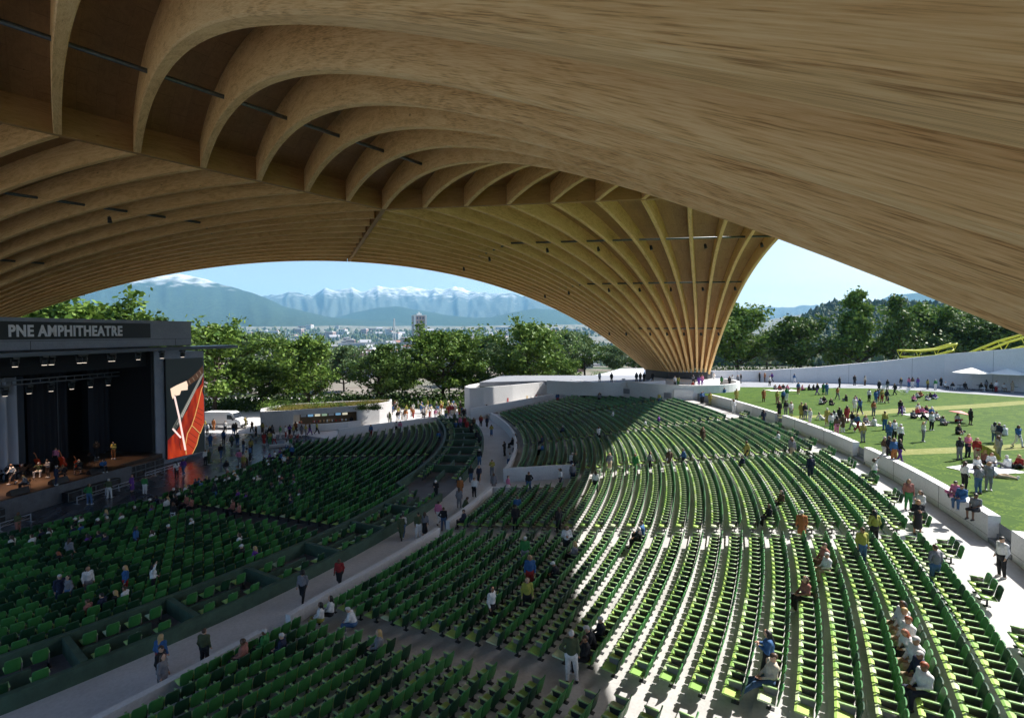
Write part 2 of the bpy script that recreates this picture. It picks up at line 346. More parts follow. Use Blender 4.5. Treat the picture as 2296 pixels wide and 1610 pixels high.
def deck(fan, half):
    b = MB(); uvs = []; n = 40; K = 10
    kk = list(range(K+1))+[K+.12]
    pts = {}
    for th in (0, 1):
        for j in range(n+1):
            d = DMAX[fan]*j/n; row = [rpt(fan, half, k, d) for k in kk]
            for i, p in enumerate(row):
                q = rpt(fan, half, kk[i], min(d+.2, DMAX[fan])); q0 = rpt(fan, half, kk[i], max(d-.2, 0)); tg = (q-q0).normalized()
                th_ = Vector((tg.x, tg.y, 0)).normalized(); side = Vector((-th_.y, th_.x, 0)); nr = side.cross(tg); nr = nr if nr.z > 0 else -nr
                b.v.append(p+nr*(RIBH*max(.45, nr.z)-.06+th*.32))
    w = len(kk); N = (n+1)*w
    for j in range(n):
        for i in range(w-1):
            a = j*w+i; q = (a, a+1, a+w+1, a+w)
            s0, s1 = DMAX[fan]*j/n*RS, DMAX[fan]*(j+1)/n*RS
            wu = RP['s']*RS
            b.f.append(q); b.m.append(0); uvs += [(s0, i*wu), (s0, (i+1)*wu), (s1, (i+1)*wu), (s1, i*wu)]
            b.f.append(tuple(x+N for x in q[::-1])); b.m.append(1); uvs += [(s1, i*wu), (s1, (i+1)*wu), (s0, (i+1)*wu), (s0, i*wu)]
    i = w-1
    for j in range(n):
        a = j*w+i; b.f.append((a, a+w, a+w+N, a+N)); b.m.append(0); uvs += [(0, 0), (1, 0), (1, .3), (0, .3)]
    b.uv = uvs; return rob(b, 'roof_deck', [M_DECK, M_ROOFTOP], smooth=True)
M_ROOFTOP = mat('roof membrane', (.55, .55, .55), .8)
for fan, halves in (('A', 'FR'), ('B', 'RL'), ('C', 'LF')):
    rib(fan, halves[0], 0)
    for hf in halves:
        for k in range(1, 11): rib(fan, hf, k)
        deck(fan, hf)
for hf, fan in (('F', 'A'), ('R', 'A'), ('L', 'B')):
    b = MB(); uv = []
    p0 = rpt(fan, hf, 0, 0); p1 = rpt(fan, hf, 10.06, 0); d = (p1-p0); ln = d.length; d.normalize(); sd_ = Vector((-d.y, d.x, 0)); w = .2
    vs = [p+sd_*a+Vector((0, 0, h)) for p in (p0, p1) for a, h in ((-w, .02), (w, .02), (w, RIBH-.02), (-w, RIBH-.02))]
    b.add(vs, [(0, 1, 2, 3), (7, 6, 5, 4), (0, 4, 5, 1), (1, 5, 6, 2), (2, 6, 7, 3), (3, 7, 4, 0)])
    b.uv = [(0, 0), (.4, 0), (.4, 1), (0, 1)]*2+[(0, 0), (ln, 0), (ln, .4), (0, .4), (0, 0), (ln, 0), (ln, 1.6), (0, 1.6)]*2
    b.uv = b.uv[:24]; rob(b, 'ridge_beam', M_CREASE)
# steel purlins, one line per vault, with small spotlights hanging beside them
for fan, hf, ds in (('A', 'R', (10.3, 20.1, 29.5)), ('A', 'F', (10.3, 20.1, 29.5)), ('C', 'F', (10.3, 20.1)), ('C', 'L', (10.3, 20.1)), ('B', 'L', (9.6,)), ('B', 'R', (9.6,))):
    for d in ds:
        b = MB(); a = rpt(fan, hf, 0, d); e = rpt(fan, hf, 10, d); h = RIBH*.32
        b.tube([a+Vector((0, 0, h)), e+Vector((0, 0, h))], .11 if fan != 'B' else .095, 8)
        p = rob(b, 'purlin', M_STEEL, smooth=True)
        if fan == 'A' or (fan == 'C' and hf == 'L'):
            for k in ((1.5, 3.5, 5.5, 7.5, 9.5) if fan == 'A' and hf == 'R' else (2.5, 6.5)):
                q = a+(e-a)*k/10; l = MB(); l.tube([(q.x, q.y, q.z-.05), (q.x, q.y, q.z-.2)], .03, 6); l.tube([(q.x, q.y, q.z-.16), (q.x+.1, q.y-.06, q.z-.62)], [.13, .17], 10)
                l.v = [(v[0]+11.4, v[1]-47.3, v[2]) for v in l.v]; l.build('spotlight', M_BLACK, p, smooth=True)
# concrete shoes under the legs
for fan in 'ABC':
    hs = {'A': 'FR', 'B': 'RL', 'C': 'LF'}[fan]
    pts = [rpt(fan, hs[0], k, DMAX[fan]) for k in range(10, 0, -1)]+[rpt(fan, hs[1], k, DMAX[fan]) for k in range(0, 11)]
    b = MB(); cx = sum(p.x for p in pts)/len(pts); cy = sum(p.y for p in pts)/len(pts); zt = min(p.z for p in pts)
    gz = 5.6 if fan != 'C' else -.1
    lv = bv(LEG[fan]); n = len(pts)
    inner = [(p.x-lv[0]*.7, p.y-lv[1]*.7) for p in pts]; outer = [(p.x+lv[0]*2.0, p.y+lv[1]*2.0) for p in pts[::-1]]
    b.poly(inner+outer, gz, zt+.35)
    rob(b, 'leg_base', mat('black steel shoe', (.02, .02, .022), .5))
RA = rpt('A', 'R', 5, DMAX['A']); 
# ------------------------------------------------------------------ seating bowl
LAWN = 5.7
AIS = [-32.0, -22.4, -11.6, -1.2, 9.6]
R0U, NR, PU = 71.2, 27, .95
def pR(a): return 70.45+.12*max(0, -a-30.5)
def hU(R): return 1.3+.1265*max(0, min(NR, math.floor((R-R0U)/PU+1e-6)+1)) if R > R0U-.01 else 1.3
def arc(R, a0, a1, n=None):
    n = n or max(2, int(abs(a1-a0)*R*.0175/1.2)); return [pol(R, a0+(a1-a0)*i/n) for i in range(n+1)]
def ringstrip(b, r0, r1, a0, a1, h0, h1=None, m=0):
    h1 = h0 if h1 is None else h1; n = max(2, int(abs(a1-a0)*r1*.0175/1.4)); o = len(b.v)
    for i in range(n+1):
        a = a0+(a1-a0)*i/n; p = pol(r0, a); q = pol(r1, a); b.v += [(*p, h0), (*q, h1)]
    for i in range(n): b.f.append((o+2*i, o+2*i+1, o+2*i+3, o+2*i+2)); b.m.append(m)
def riser(b, r, a0, a1, z0, z1, m=0):
    n = max(2, int(abs(a1-a0)*r*.0175/1.4)); o = len(b.v)
    for i in range(n+1): p = pol(r, a0+(a1-a0)*i/n); b.v += [(*p, z0), (*p, z1)]
    for i in range(n): b.f.append((o+2*i, o+2*i+2, o+2*i+3, o+2*i+1)); b.m.append(m)
SLOT = (-14.3, -10.1, 76.9)
b = MB(); A0, A1 = -60, 27
for i in range(-1, NR):
    r0 = R0U+PU*i if i >= 0 else 70.35; r1 = R0U+PU*(i+1); h = hU(r0+.1) if i >= 0 else 1.3
    segs = [(A0, A1)] if r0 >= SLOT[2]-.2 else [(A0, SLOT[0]), (SLOT[1], A1)]
    for s0, s1 in segs:
        c0 = s0
        while c0 < s1 and pR(c0)+.1 > r1: c0 += .5
        ringstrip(b, r0, r1, c0, s1, h); riser(b, r1, c0, s1, h, hU(r1+.1))
riser(b, 70.35, A0, SLOT[0], -.1, 1.3); riser(b, 70.35, SLOT[1], A1, -.1, 1.3)
kind(b.build('upper_seating_steps', M_TREAD), 'structure')
b = MB(); ringstrip(b, 66.4, 70.4, -75, 21, .724); ringstrip(b, 70.3, 74.5, -75, -32, .72); ringstrip(b, 70.3, 76.95, SLOT[0]-.1, SLOT[1]+.1, .728, 1.5); riser(b, 76.9, SLOT[0], SLOT[1], 1.4, hU(76.8)); kind(b.build('walkway', M_CONC), 'structure')
HW = hU(96.9)
b = MB(); ringstrip(b, R0U+PU*NR, 102.6, -64, -20, HW+.004); ringstrip(b, R0U+PU*NR, 100.3, -20, 13, HW+.004); kind(b.build('lawn_side_walkway', M_TREAD), 'structure')
HW = hU(96.9)
# low parapets between walkway and upper seats

for a0, a1 in ((-60, -33.7), (-32.5, -22.6), (-21.5, SLOT[0]-.2), (SLOT[1]+.1, 3.2), (4.4, 19)):
    b = MB(); k = max(3, int(abs(a1-a0)/.9)); b.ribbon([pol(pR(a0+(a1-a0)*i/k), a0+(a1-a0)*i/k) for i in range(k+1)], .32, -.05, 1.9)
    tag(b.build('parapet_wall', M_WALL), {-60: 'long low pale parapet along the near end of the curved walkway', -32.5: 'low pale parapet beside the walkway behind the man in red jacket', -21.5: 'short pale parapet just before the stair entry wall', SLOT[1]+.1: 'tall curved pale parapet beyond the stair entry', 4.4: 'farthest pale parapet curving toward the plaza crowd'}[a0], 'wall', 'parapets along the walkway')
b = MB(); p, q = pol(70.3, SLOT[1]), pol(77.2, SLOT[1]); b.ribbon([p, q], .3, .6, [2.05, 2.75]); tag(b.build('entry_wall', M_WALL), 'tall pale concrete wall behind the stair entry from the walkway', 'wall')
b = MB(); p, q = pol(70.3, SLOT[0]), pol(77.0, SLOT[0]); b.ribbon([p, q], .3, .6, [1.75, 2.3]); tag(b.build('entry_wall', M_WALL), 'low pale concrete wall in front of the stair entry from the walkway', 'wall')
# wall between right walkway and lawn, with stairs in the gaps
wl = [(-64, -22.55, 'pale concrete wall right of the stairs, nearest at right edge'), (-21.35, -12.3, 'long pale lawn wall with three people sitting on its near end'), (-11.2, -3.2, 'pale lawn wall between the second and third stair gaps, cyclist beside it'), (-2.3, 7.6, 'farthest pale lawn wall, near the timber leg')]
for a0, a1, lb in wl:
    b = MB(); k = max(3, int(abs(a1-a0)/.7)); aa = [a0+(a1-a0)*i/k for i in range(k+1)]; b.ribbon([pol(wR(a)+.5, a) for a in aa], .5, HW-.1, HW+1.32); w = b.build('lawn_wall', M_WALL)
    jb = MB()
    for a in np.arange(a0+3, a1-1, 3.4): p = pol(wR(a)+.247, a); jb.box((p[0], p[1], HW+.6), (.012, .05, 1.44), rad(a))
    for a in aa[:-1]:
        p, q = pol(wR(a)+.246, a), pol(wR(a+.7)+.246, a+.7); jb.tube([(p[0], p[1], HW+.33), (q[0], q[1], HW+.33)], .012, 4)
    jb.build('panel_joint', mat('joint', (.25, .25, .26), .9), w); tag(w, lb, 'wall', 'walls between walkway and lawn')
for a, lb in ((-21.95, 'nearest concrete stairs through the wall up to the lawn'), (-11.75, 'middle concrete stairs through the wall up to the lawn'), (-2.85, 'farthest concrete stairs through the wall up to the lawn')):
    b = MB()
    for i in range(4):
        p = pol(wR(a)+.4+.34*i, a); hh = HW+.22*(i+1); b.box((p[0], p[1], (hh+HW-.2)/2), (.35, 2.4, hh-HW+.2), rad(a))
    tag(b.build('stairs', M_GREY), lb, 'stairs')
# ---- lower bowl
def aend(R): # far end of the lower rows
    return interp([(38, 8.5), (45, 10), (58.5, 16.9), (66.2, 19.5), (70, 20)], R)
R0L, NL, PL = 42.5, 20, 1.03
def hL(R): return .033*max(0, math.floor((R-R0L)/PL)+1)
b = MB()
for i in range(NL):
    r0 = R0L+PL*i; r1 = r0+PL; h = hL(r0+.05); ae = aend(r0)
    ringstrip(b, r0, r1, -64, ae, h+.01); riser(b, r0, -64, ae, h-.03, h+.01)
ringstrip(b, 61.6, 66.45, -72, 19.6, .72)
b.box((*pol(55, -25), .2), (.1, .1, .1))
kind(b.build('lower_seating_floor', M_BOWL), 'structure')
def boxwall(name, b, lb): return tag(b.build(name, M_BOX), lb, 'wall')
def Rin(a): return 63.3 if a < -15 else 61.6
b = MB(); b.ribbon(arc(63.3, -72, -15.6), .3, .3, 1.5); boxwall('box_wall', b, 'long dark green concrete wall curving behind the nearer lower seats')
b = MB(); b.ribbon([pol(63.3, -15.6), pol(61.6, -14.2)]+arc(61.6, -14.2, 18.6)[1:], .3, .3, 1.5); boxwall('box_wall', b, 'dark green concrete wall behind the farther lower seats')
b = MB(); b.ribbon(arc(66.45, -72, -15.6), .26, .3, 1.4); boxwall('box_wall', b, 'dark green concrete wall along the near inner edge of the walkway')
b = MB(); b.ribbon(arc(66.45, -11, 19.4), .26, .3, 1.4); boxwall('box_wall', b, 'dark green concrete wall along the far inner edge of the walkway')
PART = [a for a in np.arange(-71.6, 19.5, 3.75)]
for i, a in enumerate(PART):
    if -15.6 < a < -10.5: continue
    b = MB(); b.ribbon([pol(Rin(a)+.15, a), pol(66.3, a)], .26, .3, 1.45)
    tag(b.build('box_partition', M_BOX), 'dark green concrete partition between two private seating boxes', 'wall', 'partitions between the seating boxes')
for a in PART:
    if -15.7 < a < -12: continue
    b = MB(); b.ribbon(arc((Rin(a)+66.45)/2+.05, a+.2, a+2.5), .16, .3, 1.3); tag(b.build('box_divider', M_BOX), 'short low dark wall splitting a seating box into two rows', 'wall', 'low dividers inside the seating boxes')
b = MB(); b.ribbon([pol(39, 8.6), pol(45, 10.2), pol(58.5, 17.3), pol(66, 20)], .25, -.05, .35); tag(b.build('kerb', M_CONC), 'low pale kerb closing the far end of the lower seats', 'kerb')
b = MB(); b.ribbon([(-24.6, 74.2), (-21, 77.5), (-16.5, 81.3), (-11.3, 85.5)], .3, -.05, 1.25); tag(b.build('parapet_wall', M_WALL), 'long low pale wall in front of the kiosk beyond the lower seats', 'wall')
# ---- plaza floor: dark wet-looking pavers
m = bpy.data.materials.new('dark pavers'); m.use_nodes = True; n = m.node_tree; L = n.links; bs = n.nodes['Principled BSDF']
tc = n.nodes.new('ShaderNodeTexCoord'); mp = n.nodes.new('ShaderNodeMapping'); mp.inputs['Rotation'].default_value = (0, 0, rad(-12)); L.new(tc.outputs['Object'], mp.inputs[0])
mp.inputs['Rotation'].default_value = (0, 0, rad(78))
br = n.nodes.new('ShaderNodeTexBrick'); br.inputs['Scale'].default_value = .32; br.inputs['Mortar Size'].default_value = .008; br.inputs['Brick Width'].default_value = .9; br.inputs['Row Height'].default_value = .17; br.inputs['Bias'].default_value = -.3
br.inputs['Color1'].default_value = (.045, .06, .085, 1); br.inputs['Color2'].default_value = (.2, .23, .29, 1); br.inputs['Mortar'].default_value = (.03, .035, .045, 1)
L.new(mp.outputs[0], br.inputs['Vector']); t = n.nodes.new('ShaderNodeTexNoise'); t.inputs['Scale'].default_value = .35; t.inputs['Detail'].default_value = 5; L.new(mp.outputs[0], t.inputs['Vector'])
mx = n.nodes.new('ShaderNodeMixRGB'); mx.blend_type = 'MULTIPLY'; mx.inputs[0].default_value = .7; L.new(br.outputs[0], mx.inputs[1]); L.new(t.outputs['Fac'], mx.inputs[2]); L.new(mx.outputs[0], bs.inputs['Base Color'])
r = n.nodes.new('ShaderNodeMapRange'); r.inputs[3].default_value = .12; r.inputs[4].default_value = .42; L.new(t.outputs['Fac'], r.inputs[0]); L.new(r.outputs[0], bs.inputs['Roughness']); M_PAVER = m
b = MB(); b.poly([(-60, 5), (-18, 5), (-18, 69), (-30, 76), (-60, 80)], -.05, .0); b.v = [v for v in b.v]; kind(b.build('plaza', M_PAVER), 'structure')
b = MB(); b.poly([(-90, 80.2), (-60, 80.01), (-30, 76.01), (-18, 69.01), (2, 69), (2, 120), (-110, 120)], -.05, -.006); kind(b.build('pavement', M_CONC), 'structure')
# ---- lawn plateau
lawn_edge = [(34, 88.5), (37.6, 88.5), (58.6, 86.4), (63.7, 83.8), (72.5, 74.7), (84, 58), (95, 30), (95, -60)]
arcp = [pol(wR(a)+.7, a) for a in np.arange(-64, 11.6, 1.2)]
m = field_mat('lawn grass', [(.045, .095, .006), (.075, .13, .010), (.032, .075, .006)], [.25, 1.3, 7], .8); M_LAWN = m
b = MB(); b.poly(arcp+[(30, 89)]+lawn_edge, 4.0, LAWN); b.m = [1, 0]+[1]*(len(b.f)-2); kind(b.build('lawn', [M_LAWN, M_GREY]), 'structure')
b = MB(); b.poly([(24, 79.5), (30, 89.02), (34, 88.52)]+[(p[0]+.02, p[1]+.02) for p in lawn_edge]+[(122, -60), (122, 40), (100, 61), (81.2, 79.8), (74, 90), (66, 94.6), (47, 98), (38, 98.5), (46, 112), (-2, 112), (-6, 97), (6, 100)], 4.9, LAWN-.012); kind(b.build('upper_concourse', M_GREY), 'structure')
M_PATH = field_mat('worn grass', [(.2, .21, .075), (.24, .245, .1), (.17, .19, .06)], [.4, 2, 9], .9)
def strip(name, pts, w, z, m):
    b = MB(); b.v = []; P = [Vector(p) for p in pts]
    for i, p in enumerate(P):
        d = (P[min(i+1, len(P)-1)]-P[max(i-1, 0)]).normalized(); q = Vector((-d.y, d.x))*w/2; b.v += [(p.x-q.x, p.y-q.y, z), (p.x+q.x, p.y+q.y, z)]
    for i in range(len(P)-1): b.f.append((2*i, 2*i+2, 2*i+3, 2*i+1)); b.m.append(0)
    return kind(b.build(name, m), 'structure')
strip('path', [at(1905, 929, LAWN), at(2050, 918, LAWN), at(2180, 911, LAWN), at(2330, 900, LAWN)], 2.4, LAWN+.004, M_PATH)
strip('path', [at(1990, 1015, LAWN), at(2100, 1011, LAWN), at(2220, 1005, LAWN), at(2360, 998, LAWN)], 1.7, LAWN+.005, M_PATH)
strip('path', [at(1755, 938, LAWN), at(1800, 935, LAWN), at(1860, 932, LAWN)], 1.5, LAWN+.006, M_PATH)
# ---- far white wall behind the lawn
fw = [(37, 98.6, 2.0), (47, 98.3, 2.1), (56, 96.8, 2.8), (66, 94.2, 4.0), (73.5, 89.5, 5.5), (80.6, 79, 7.2), (94, 64, 8.2), (111, 42, 8.6)]
b = MB(); b.ribbon([(p[0], p[1]) for p in fw], .5, 5.0, [LAWN+p[2] for p in fw])
w = tag(b.build('boundary_wall', M_WALL), 'tall white concrete wall rising to the right behind the lawn', 'wall')
# joints of the wall: thin dark grooves standing proud by a few millimetres are panels' shadow gaps
b = MB()
for (a, c) in zip(fw, fw[1:]):
    for s in (0.5,):
        x, y, h = [a[i]+(c[i]-a[i])*s for i in range(3)]; d = Vector((c[0]-a[0], c[1]-a[1])).normalized(); q = Vector((d.y, -d.x))*.252
        b.box((x+q.x, y+q.y, LAWN+h/2-.05), (.05, .012, h-.1), atan2(d.y, d.x))
b.build('panel_joint', mat('joint', (.25, .25, .26), .9), w)
# ---- white concourse building between seats and trees
front = [(-6.2, 99), (-7.6, 96), (-8.2, 93), (-7.2, 91), (-5, 90.6), (0, 94.6), (5, 99.2), (8.5, 101.3), (11.5, 101.5), (14, 97.5), (18.6, 90.5), (23.2, 85.2)]
b = MB(); b.ribbon(front, .4, -.05, [5.3]*4+[5.4]*4+[5.75, 5.8, 5.9, 6.0]); cw = tag(b.build('terrace_wall', M_WALL), 'sweeping white curved terrace wall with rounded left end beyond the upper seats', 'wall')
b = MB(); b.ribbon([(-1.2, 93.55), (4.8, 98.9)], .14, 2.3, 3.5); b.build('opening_shade', mat('painted recess shade', (.03, .025, .02), .9), cw)  # dark panel on the uncut wall, painting the shade inside a serving slot
b = MB()
for i in range(7):
    t = .06+.88*i/6; b.box((-1.2+6*t+.09, 93.55+5.35*t-.12, 2.85), (.35, .05, .7), rad(42), m=i % 3)
b.build('counter_display', [mat('menu red', (.4, .08, .08)), mat('menu tan', (.5, .38, .2)), mat('menu white', (.6, .6, .6))], cw)
rampf = [(-6.8, 85.6), (-2, 88.4), (4, 92.2), (9.5, 95.2), (12.2, 94.2)]
b = MB(); b.ribbon(rampf, .3, -.05, [2.5, 2.9, 3.5, 4.1, 4.3]); tag(b.build('ramp_wall', M_WALL), 'lower sloping pale ramp wall in front of the terrace wall', 'wall')
b = MB(); b.v = [(-7, 86, .4), (-2, 88.6, 1.4), (4, 92.4, 2.2), (9.5, 95.4, 3), (-9, 91, .4), (-5, 90.4, 1.4), (1, 95, 2.2), (9, 101, 3)]; b.f = [(0, 1, 5, 4), (1, 2, 6, 5), (2, 3, 7, 6)]; b.m = [0]*3; kind(b.build('ramp', M_CONC), 'structure')
b = MB(); b.ribbon([(13.6, 92.3), (18, 86.6), (22.5, 82.2), (26.6, 79.6)], .35, 4.2, [5.9, 6.0, 6.1, 6.2]); tag(b.build('terrace_wall', M_WALL), 'low pale wall stepping along the back of the upper seats', 'wall')
b = MB(); b.box((25.9, 79.4, 5.5), (2.8, .35, 1.5), rad(-12)); tag(b.build('entry_wall', M_WALL), 'short pale free-standing wall panel behind the top seats', 'wall')
# ring terrace round the leg
rc = (RA.x-4.5, RA.y-8.5)
ringp = [(rc[0]+9.2*cos(t), rc[1]+8.6*sin(t)) for t in np.linspace(rad(-200), rad(20), 36)]
b = MB(); b.ribbon(ringp, .5, 4.3, 6.9); tag(b.build('terrace_ring', M_WALL), 'round white parapet ring in front of the timber leg', 'wall')
b = MB(); n = 40; b.poly([(rc[0]+9.0*cos(2*pi*i/n), rc[1]+8.4*sin(2*pi*i/n)) for i in range(n)], 4.6, 5.95); kind(b.build('terrace_floor', M_CONC), 'structure')
b = MB(); b.ribbon([(rc[0]-22+20*t, rc[1]+1.5-3.5*sin(t*pi)) for t in np.linspace(0, 1, 12)], .4, 4.5, 6.7); tag(b.build('terrace_wall', M_WALL), 'upper white parapet left of the round ring below the timber leg', 'wall')
b = MB(); b.tube([(RA.x, RA.y, 5.6), (RA.x, RA.y, 6.35)], [7.4, 6.6], 40); kind(b.build('leg_plinth', M_WALL, smooth=False), 'structure')
# white sloped shelter beyond the terrace
b = MB(); X, Y = at(1378, 852, 5.7); b.v = [(17, 114, 4.6), (33, 114, 4.6), (33, 121, 4.6), (17, 121, 4.6), (20.5, 116, 5.9), (24, 117, 6.8), (30, 117, 6.9), (32, 116, 6.2)]
b.f = [(0, 1, 7, 6, 5, 4), (0, 4, 3), (1, 2, 7), (3, 4, 5, 6, 7, 2)]; b.m = [0]*4
tag(b.build('shelter', mat('white membrane', (.75, .77, .8), .5)), 'white faceted membrane shelter left of the timber leg', 'shelter')
# ------------------------------------------------------------------ stage building
SO = Vector((-39.5, 46.0)); ST = Vector((.2, .98)).normalized(); SNV = Vector((ST.y, -ST.x)); SRZ = atan2(ST.y, ST.x)
def sp(t, n_, h=0): q = SO+ST*t+SNV*n_; return (q.x, q.y, h)
def on_stage_plane(px, py, n_=0):
    dx = (px-CX)/F; dz = -(py-CY)/F; wy = cos(PITCH)+dz*sin(PITCH); wz = -sin(PITCH)+dz*cos(PITCH)
    d = Vector((dx, wy)); k = (SO.dot(SNV)+n_)/d.dot(SNV); p = d*k; return (p-SO).dot(ST), CAMH+wz*k
class SB(MB):   # box given in stage coordinates: t range, n range, h range
    def sbox(s, t, n_, h, m=0):
        s.box(sp((t[0]+t[1])/2, (n_[0]+n_[1])/2, (h[0]+h[1])/2), (t[1]-t[0], abs(n_[1]-n_[0]), h[1]-h[0]), SRZ, m)
stage = thing('stage_building', 'dark stage house with grey fascia and open black stage at left', 'stage', sp(0, -6, 0))
def stb(b, name, m, par=None, **k):
    o = stage.location; b.v = [(v[0]-o.x, v[1]-o.y, v[2]) for v in b.v]; return b.build(name, m, par or stage, **k)
M_STG = concrete('stage grey concrete', (.33, .36, .43), scale=.7); M_DARK = mat('stage black', (.008, .01, .014), .8); M_SFLOOR = mat('stage floor', (.075, .05, .035), .35, noise=.4, nscale=2)
b = SB(); b.sbox((12.0, 16.2), (-6, -2.5), (-.05, 12.9)); b.sbox((16.2, 19.5), (-12, -2.9), (-.05, 12.6)); stb(b, 'side_wall', M_STG)
b = SB(); b.sbox((-24, 14.5), (-12, 0), (13.45, 15.95)); b.sbox((-24, 14.6), (-12.1, .08), (15.95, 16.15)); stb(b, 'fascia', M_STG)
b = SB(); b.sbox((-24, 14.3), (-.3, .03), (14.2, 14.23)); b.sbox((-24, 14.3), (-.2, .012), (13.47, 13.5))
for t in (-2.3, 12.3): b.sbox((t, t+.04), (-.1, .012), (13.5, 14.2))
stb(b, 'panel_joint', M_BLACK)
b = SB(); b.sbox((-24, 18.8), (-.4, 2.6), (13.2, 13.36)); b.sbox((-24, 18.8), (2.4, 2.6), (13.05, 13.2))
for t in np.arange(-23, 19, 1.5): b.sbox((t, t+.07), (-.4, 2.4), (13.08, 13.2))
stb(b, 'canopy', mat('canopy steel', (.09, .11, .14), .4, metal=.4))
b = SB(); b.sbox((-24, 12), (-12.4, -12.1), (0, 13.4)); b.sbox((-24, 12), (-12, -3.2), (13.1, 13.4)); b.sbox((11.6, 11.98), (-12, -2.6), (1.6, 13.2)); stb(b, 'black_box', M_DARK)
b = SB(); b.sbox((-24, 11.9), (-3.4, -3.1), (11.2, 13.1)); stb(b, 'top_drape', M_DARK)
b = SB(); b.sbox((-24, 6.6), (-12, 0), (-.05, 1.6)); stb(b, 'stage_deck', [M_SFLOOR]); b = SB(); b.sbox((-24, 6.62), (-.15, .02), (-.05, 1.58)); stb(b, 'stage_front', concrete('stage front', (.13, .135, .15), noise=.3, scale=2))
b = SB(); b.sbox((6.62, 11.9), (-12, -1.6), (-.05, 1.55)); stb(b, 'stage_deck', M_SFLOOR)
def curtain(t0, t1, n_, h0, h1, m, amp=.16, wl=.55):
    b = MB(); k = max(8, int((t1-t0)/.12)); 
    for i in range(k+1):
        t = t0+(t1-t0)*i/k; w = amp*sin(2*pi*t/wl)+amp*.4*sin(t*7.3)
        p = sp(t, n_+w); b.v += [(p[0], p[1], h0), (p[0], p[1], h1)]
    for i in range(k): b.f.append((2*i, 2*i+2, 2*i+3, 2*i+1)); b.m.append(0)
    return stb(b, 'curtain', m, smooth=True)
M_C1 = mat('pale grey curtain', (.34, .38, .45), .9); M_C2 = mat('black curtain', (.018, .02, .028), .9); M_C3 = mat('slate gauze', (.06, .075, .10), .9)
curtain(-16, -8.5, -9.5, 1.6, 11.2, M_C2); tc0 = on_stage_plane(-120, 900, -6.8)[0]; tc1 = on_stage_plane(44, 900, -6.8)[0]; curtain(tc0, tc1, -6.8, 1.6, 10.8, M_C1, .25, .9); curtain(-3.0, 2.2, -9.5, 1.6, 11.2, M_C2); curtain(.2, 4.2, -9.9, 1.9, 10.6, M_C3, .02); curtain(4.3, 8.2, -9.6, 1.6, 11.2, M_C2); curtain(9.2, 11.5, -8, 1.6, 11.5, M_C2)
b = SB(); b.sbox((-24, 11), (-6.2, -6.0), (10.1, 10.2)); b.sbox((-24, 11), (-6.2, -6.0), (10.5, 10.6))
for t in np.arange(-23.5, 10.6, .8): b.sbox((t, t+.05), (-6.14, -6.06), (10.2, 10.5))
b.sbox((6.3, 6.36), (-8.6, -8.54), (1.6, 10.4)); stb(b, 'lighting_truss', mat('truss', (.12, .13, .15), .4, metal=.7))
M_LENS = mat('lamp lens', (.5, .5, .55), .2, emis=(1, .85, .7), es=1.0)
def headlamp(loc, sc=1.0):
    b = MB(); b.box((0, 0, -.1), (.34, .3, .16)); b.tube([(-.2, 0, -.15), (-.22, 0, -.42)], .035, 6); b.tube([(.2, 0, -.15), (.22, 0, -.42)], .035, 6); b.tube([(0, 0, -.22), (0, 0, -.32), (0, 0, -.62)], [.1, .19, .15], 12)
    b.tube([(0, 0, -.625), (0, 0, -.64)], .13, 12, m=1); b.v = [(v[0]*sc, v[1]*sc, v[2]*sc) for v in b.v]
    return b
hl = headlamp((0, 0, 0), 1.35).mesh('moving_head_lamp', [M_SPOTM, M_LENS], True, 40); i = 0
pos = []
for zx, zy in ((130, 440), (395, 440), (458, 430), (710, 430), (752, 420), (990, 420), (1010, 408), (1237, 405), (1450, 395), (1635, 385)):
    t, h = on_stage_plane(zx*.25, 688+(zy-25)*.25, 1.2); pos.append((t, 1.2, 13.08, 'hanging under the canopy edge'))
for zx, zy in ((40, 655), (258, 648), (455, 630), (640, 618), (810, 605), (968, 595)):
    t, h = on_stage_plane(zx*.25, 688+zy*.25, -6.1); pos.append((t, -6.1, 10.08, 'on the inner truss above the musicians'))
for t, n_, h, w in pos:
    o = obj('moving_head_lamp', hl, None, sp(t, n_, h), SRZ); tag(o, 'grey moving head stage lamp '+w, 'stage lamp', 'stage lamps')
# players lit warm by the inner lamps; last spot added to brighten the curtain
for t, n_, tt, e in ((-4.5, -6.1, -4.5, 900), (-1, -6.1, -1.5, 700), (3.0, -6.1, 2.0, 420), (7.2, -6.1, 7.8, 500), (tc1-2.5, -4.5, tc1-1.5, 700)):
    l = bpy.data.lights.new('stage_spot', 'SPOT'); l.energy = e*2.0; l.color = (1, .62, .38); l.spot_size = rad(38); l.spot_blend = .6; l.shadow_soft_size = .15
    o = bpy.data.objects.new('stage_spot', l); C.objects.link(o); p = Vector(sp(t, n_, 9.2)); q = Vector(sp(tt, -3.2, 1.6)); o.location = p; o.rotation_euler = (p-q).to_track_quat('Z', 'Y').to_euler()
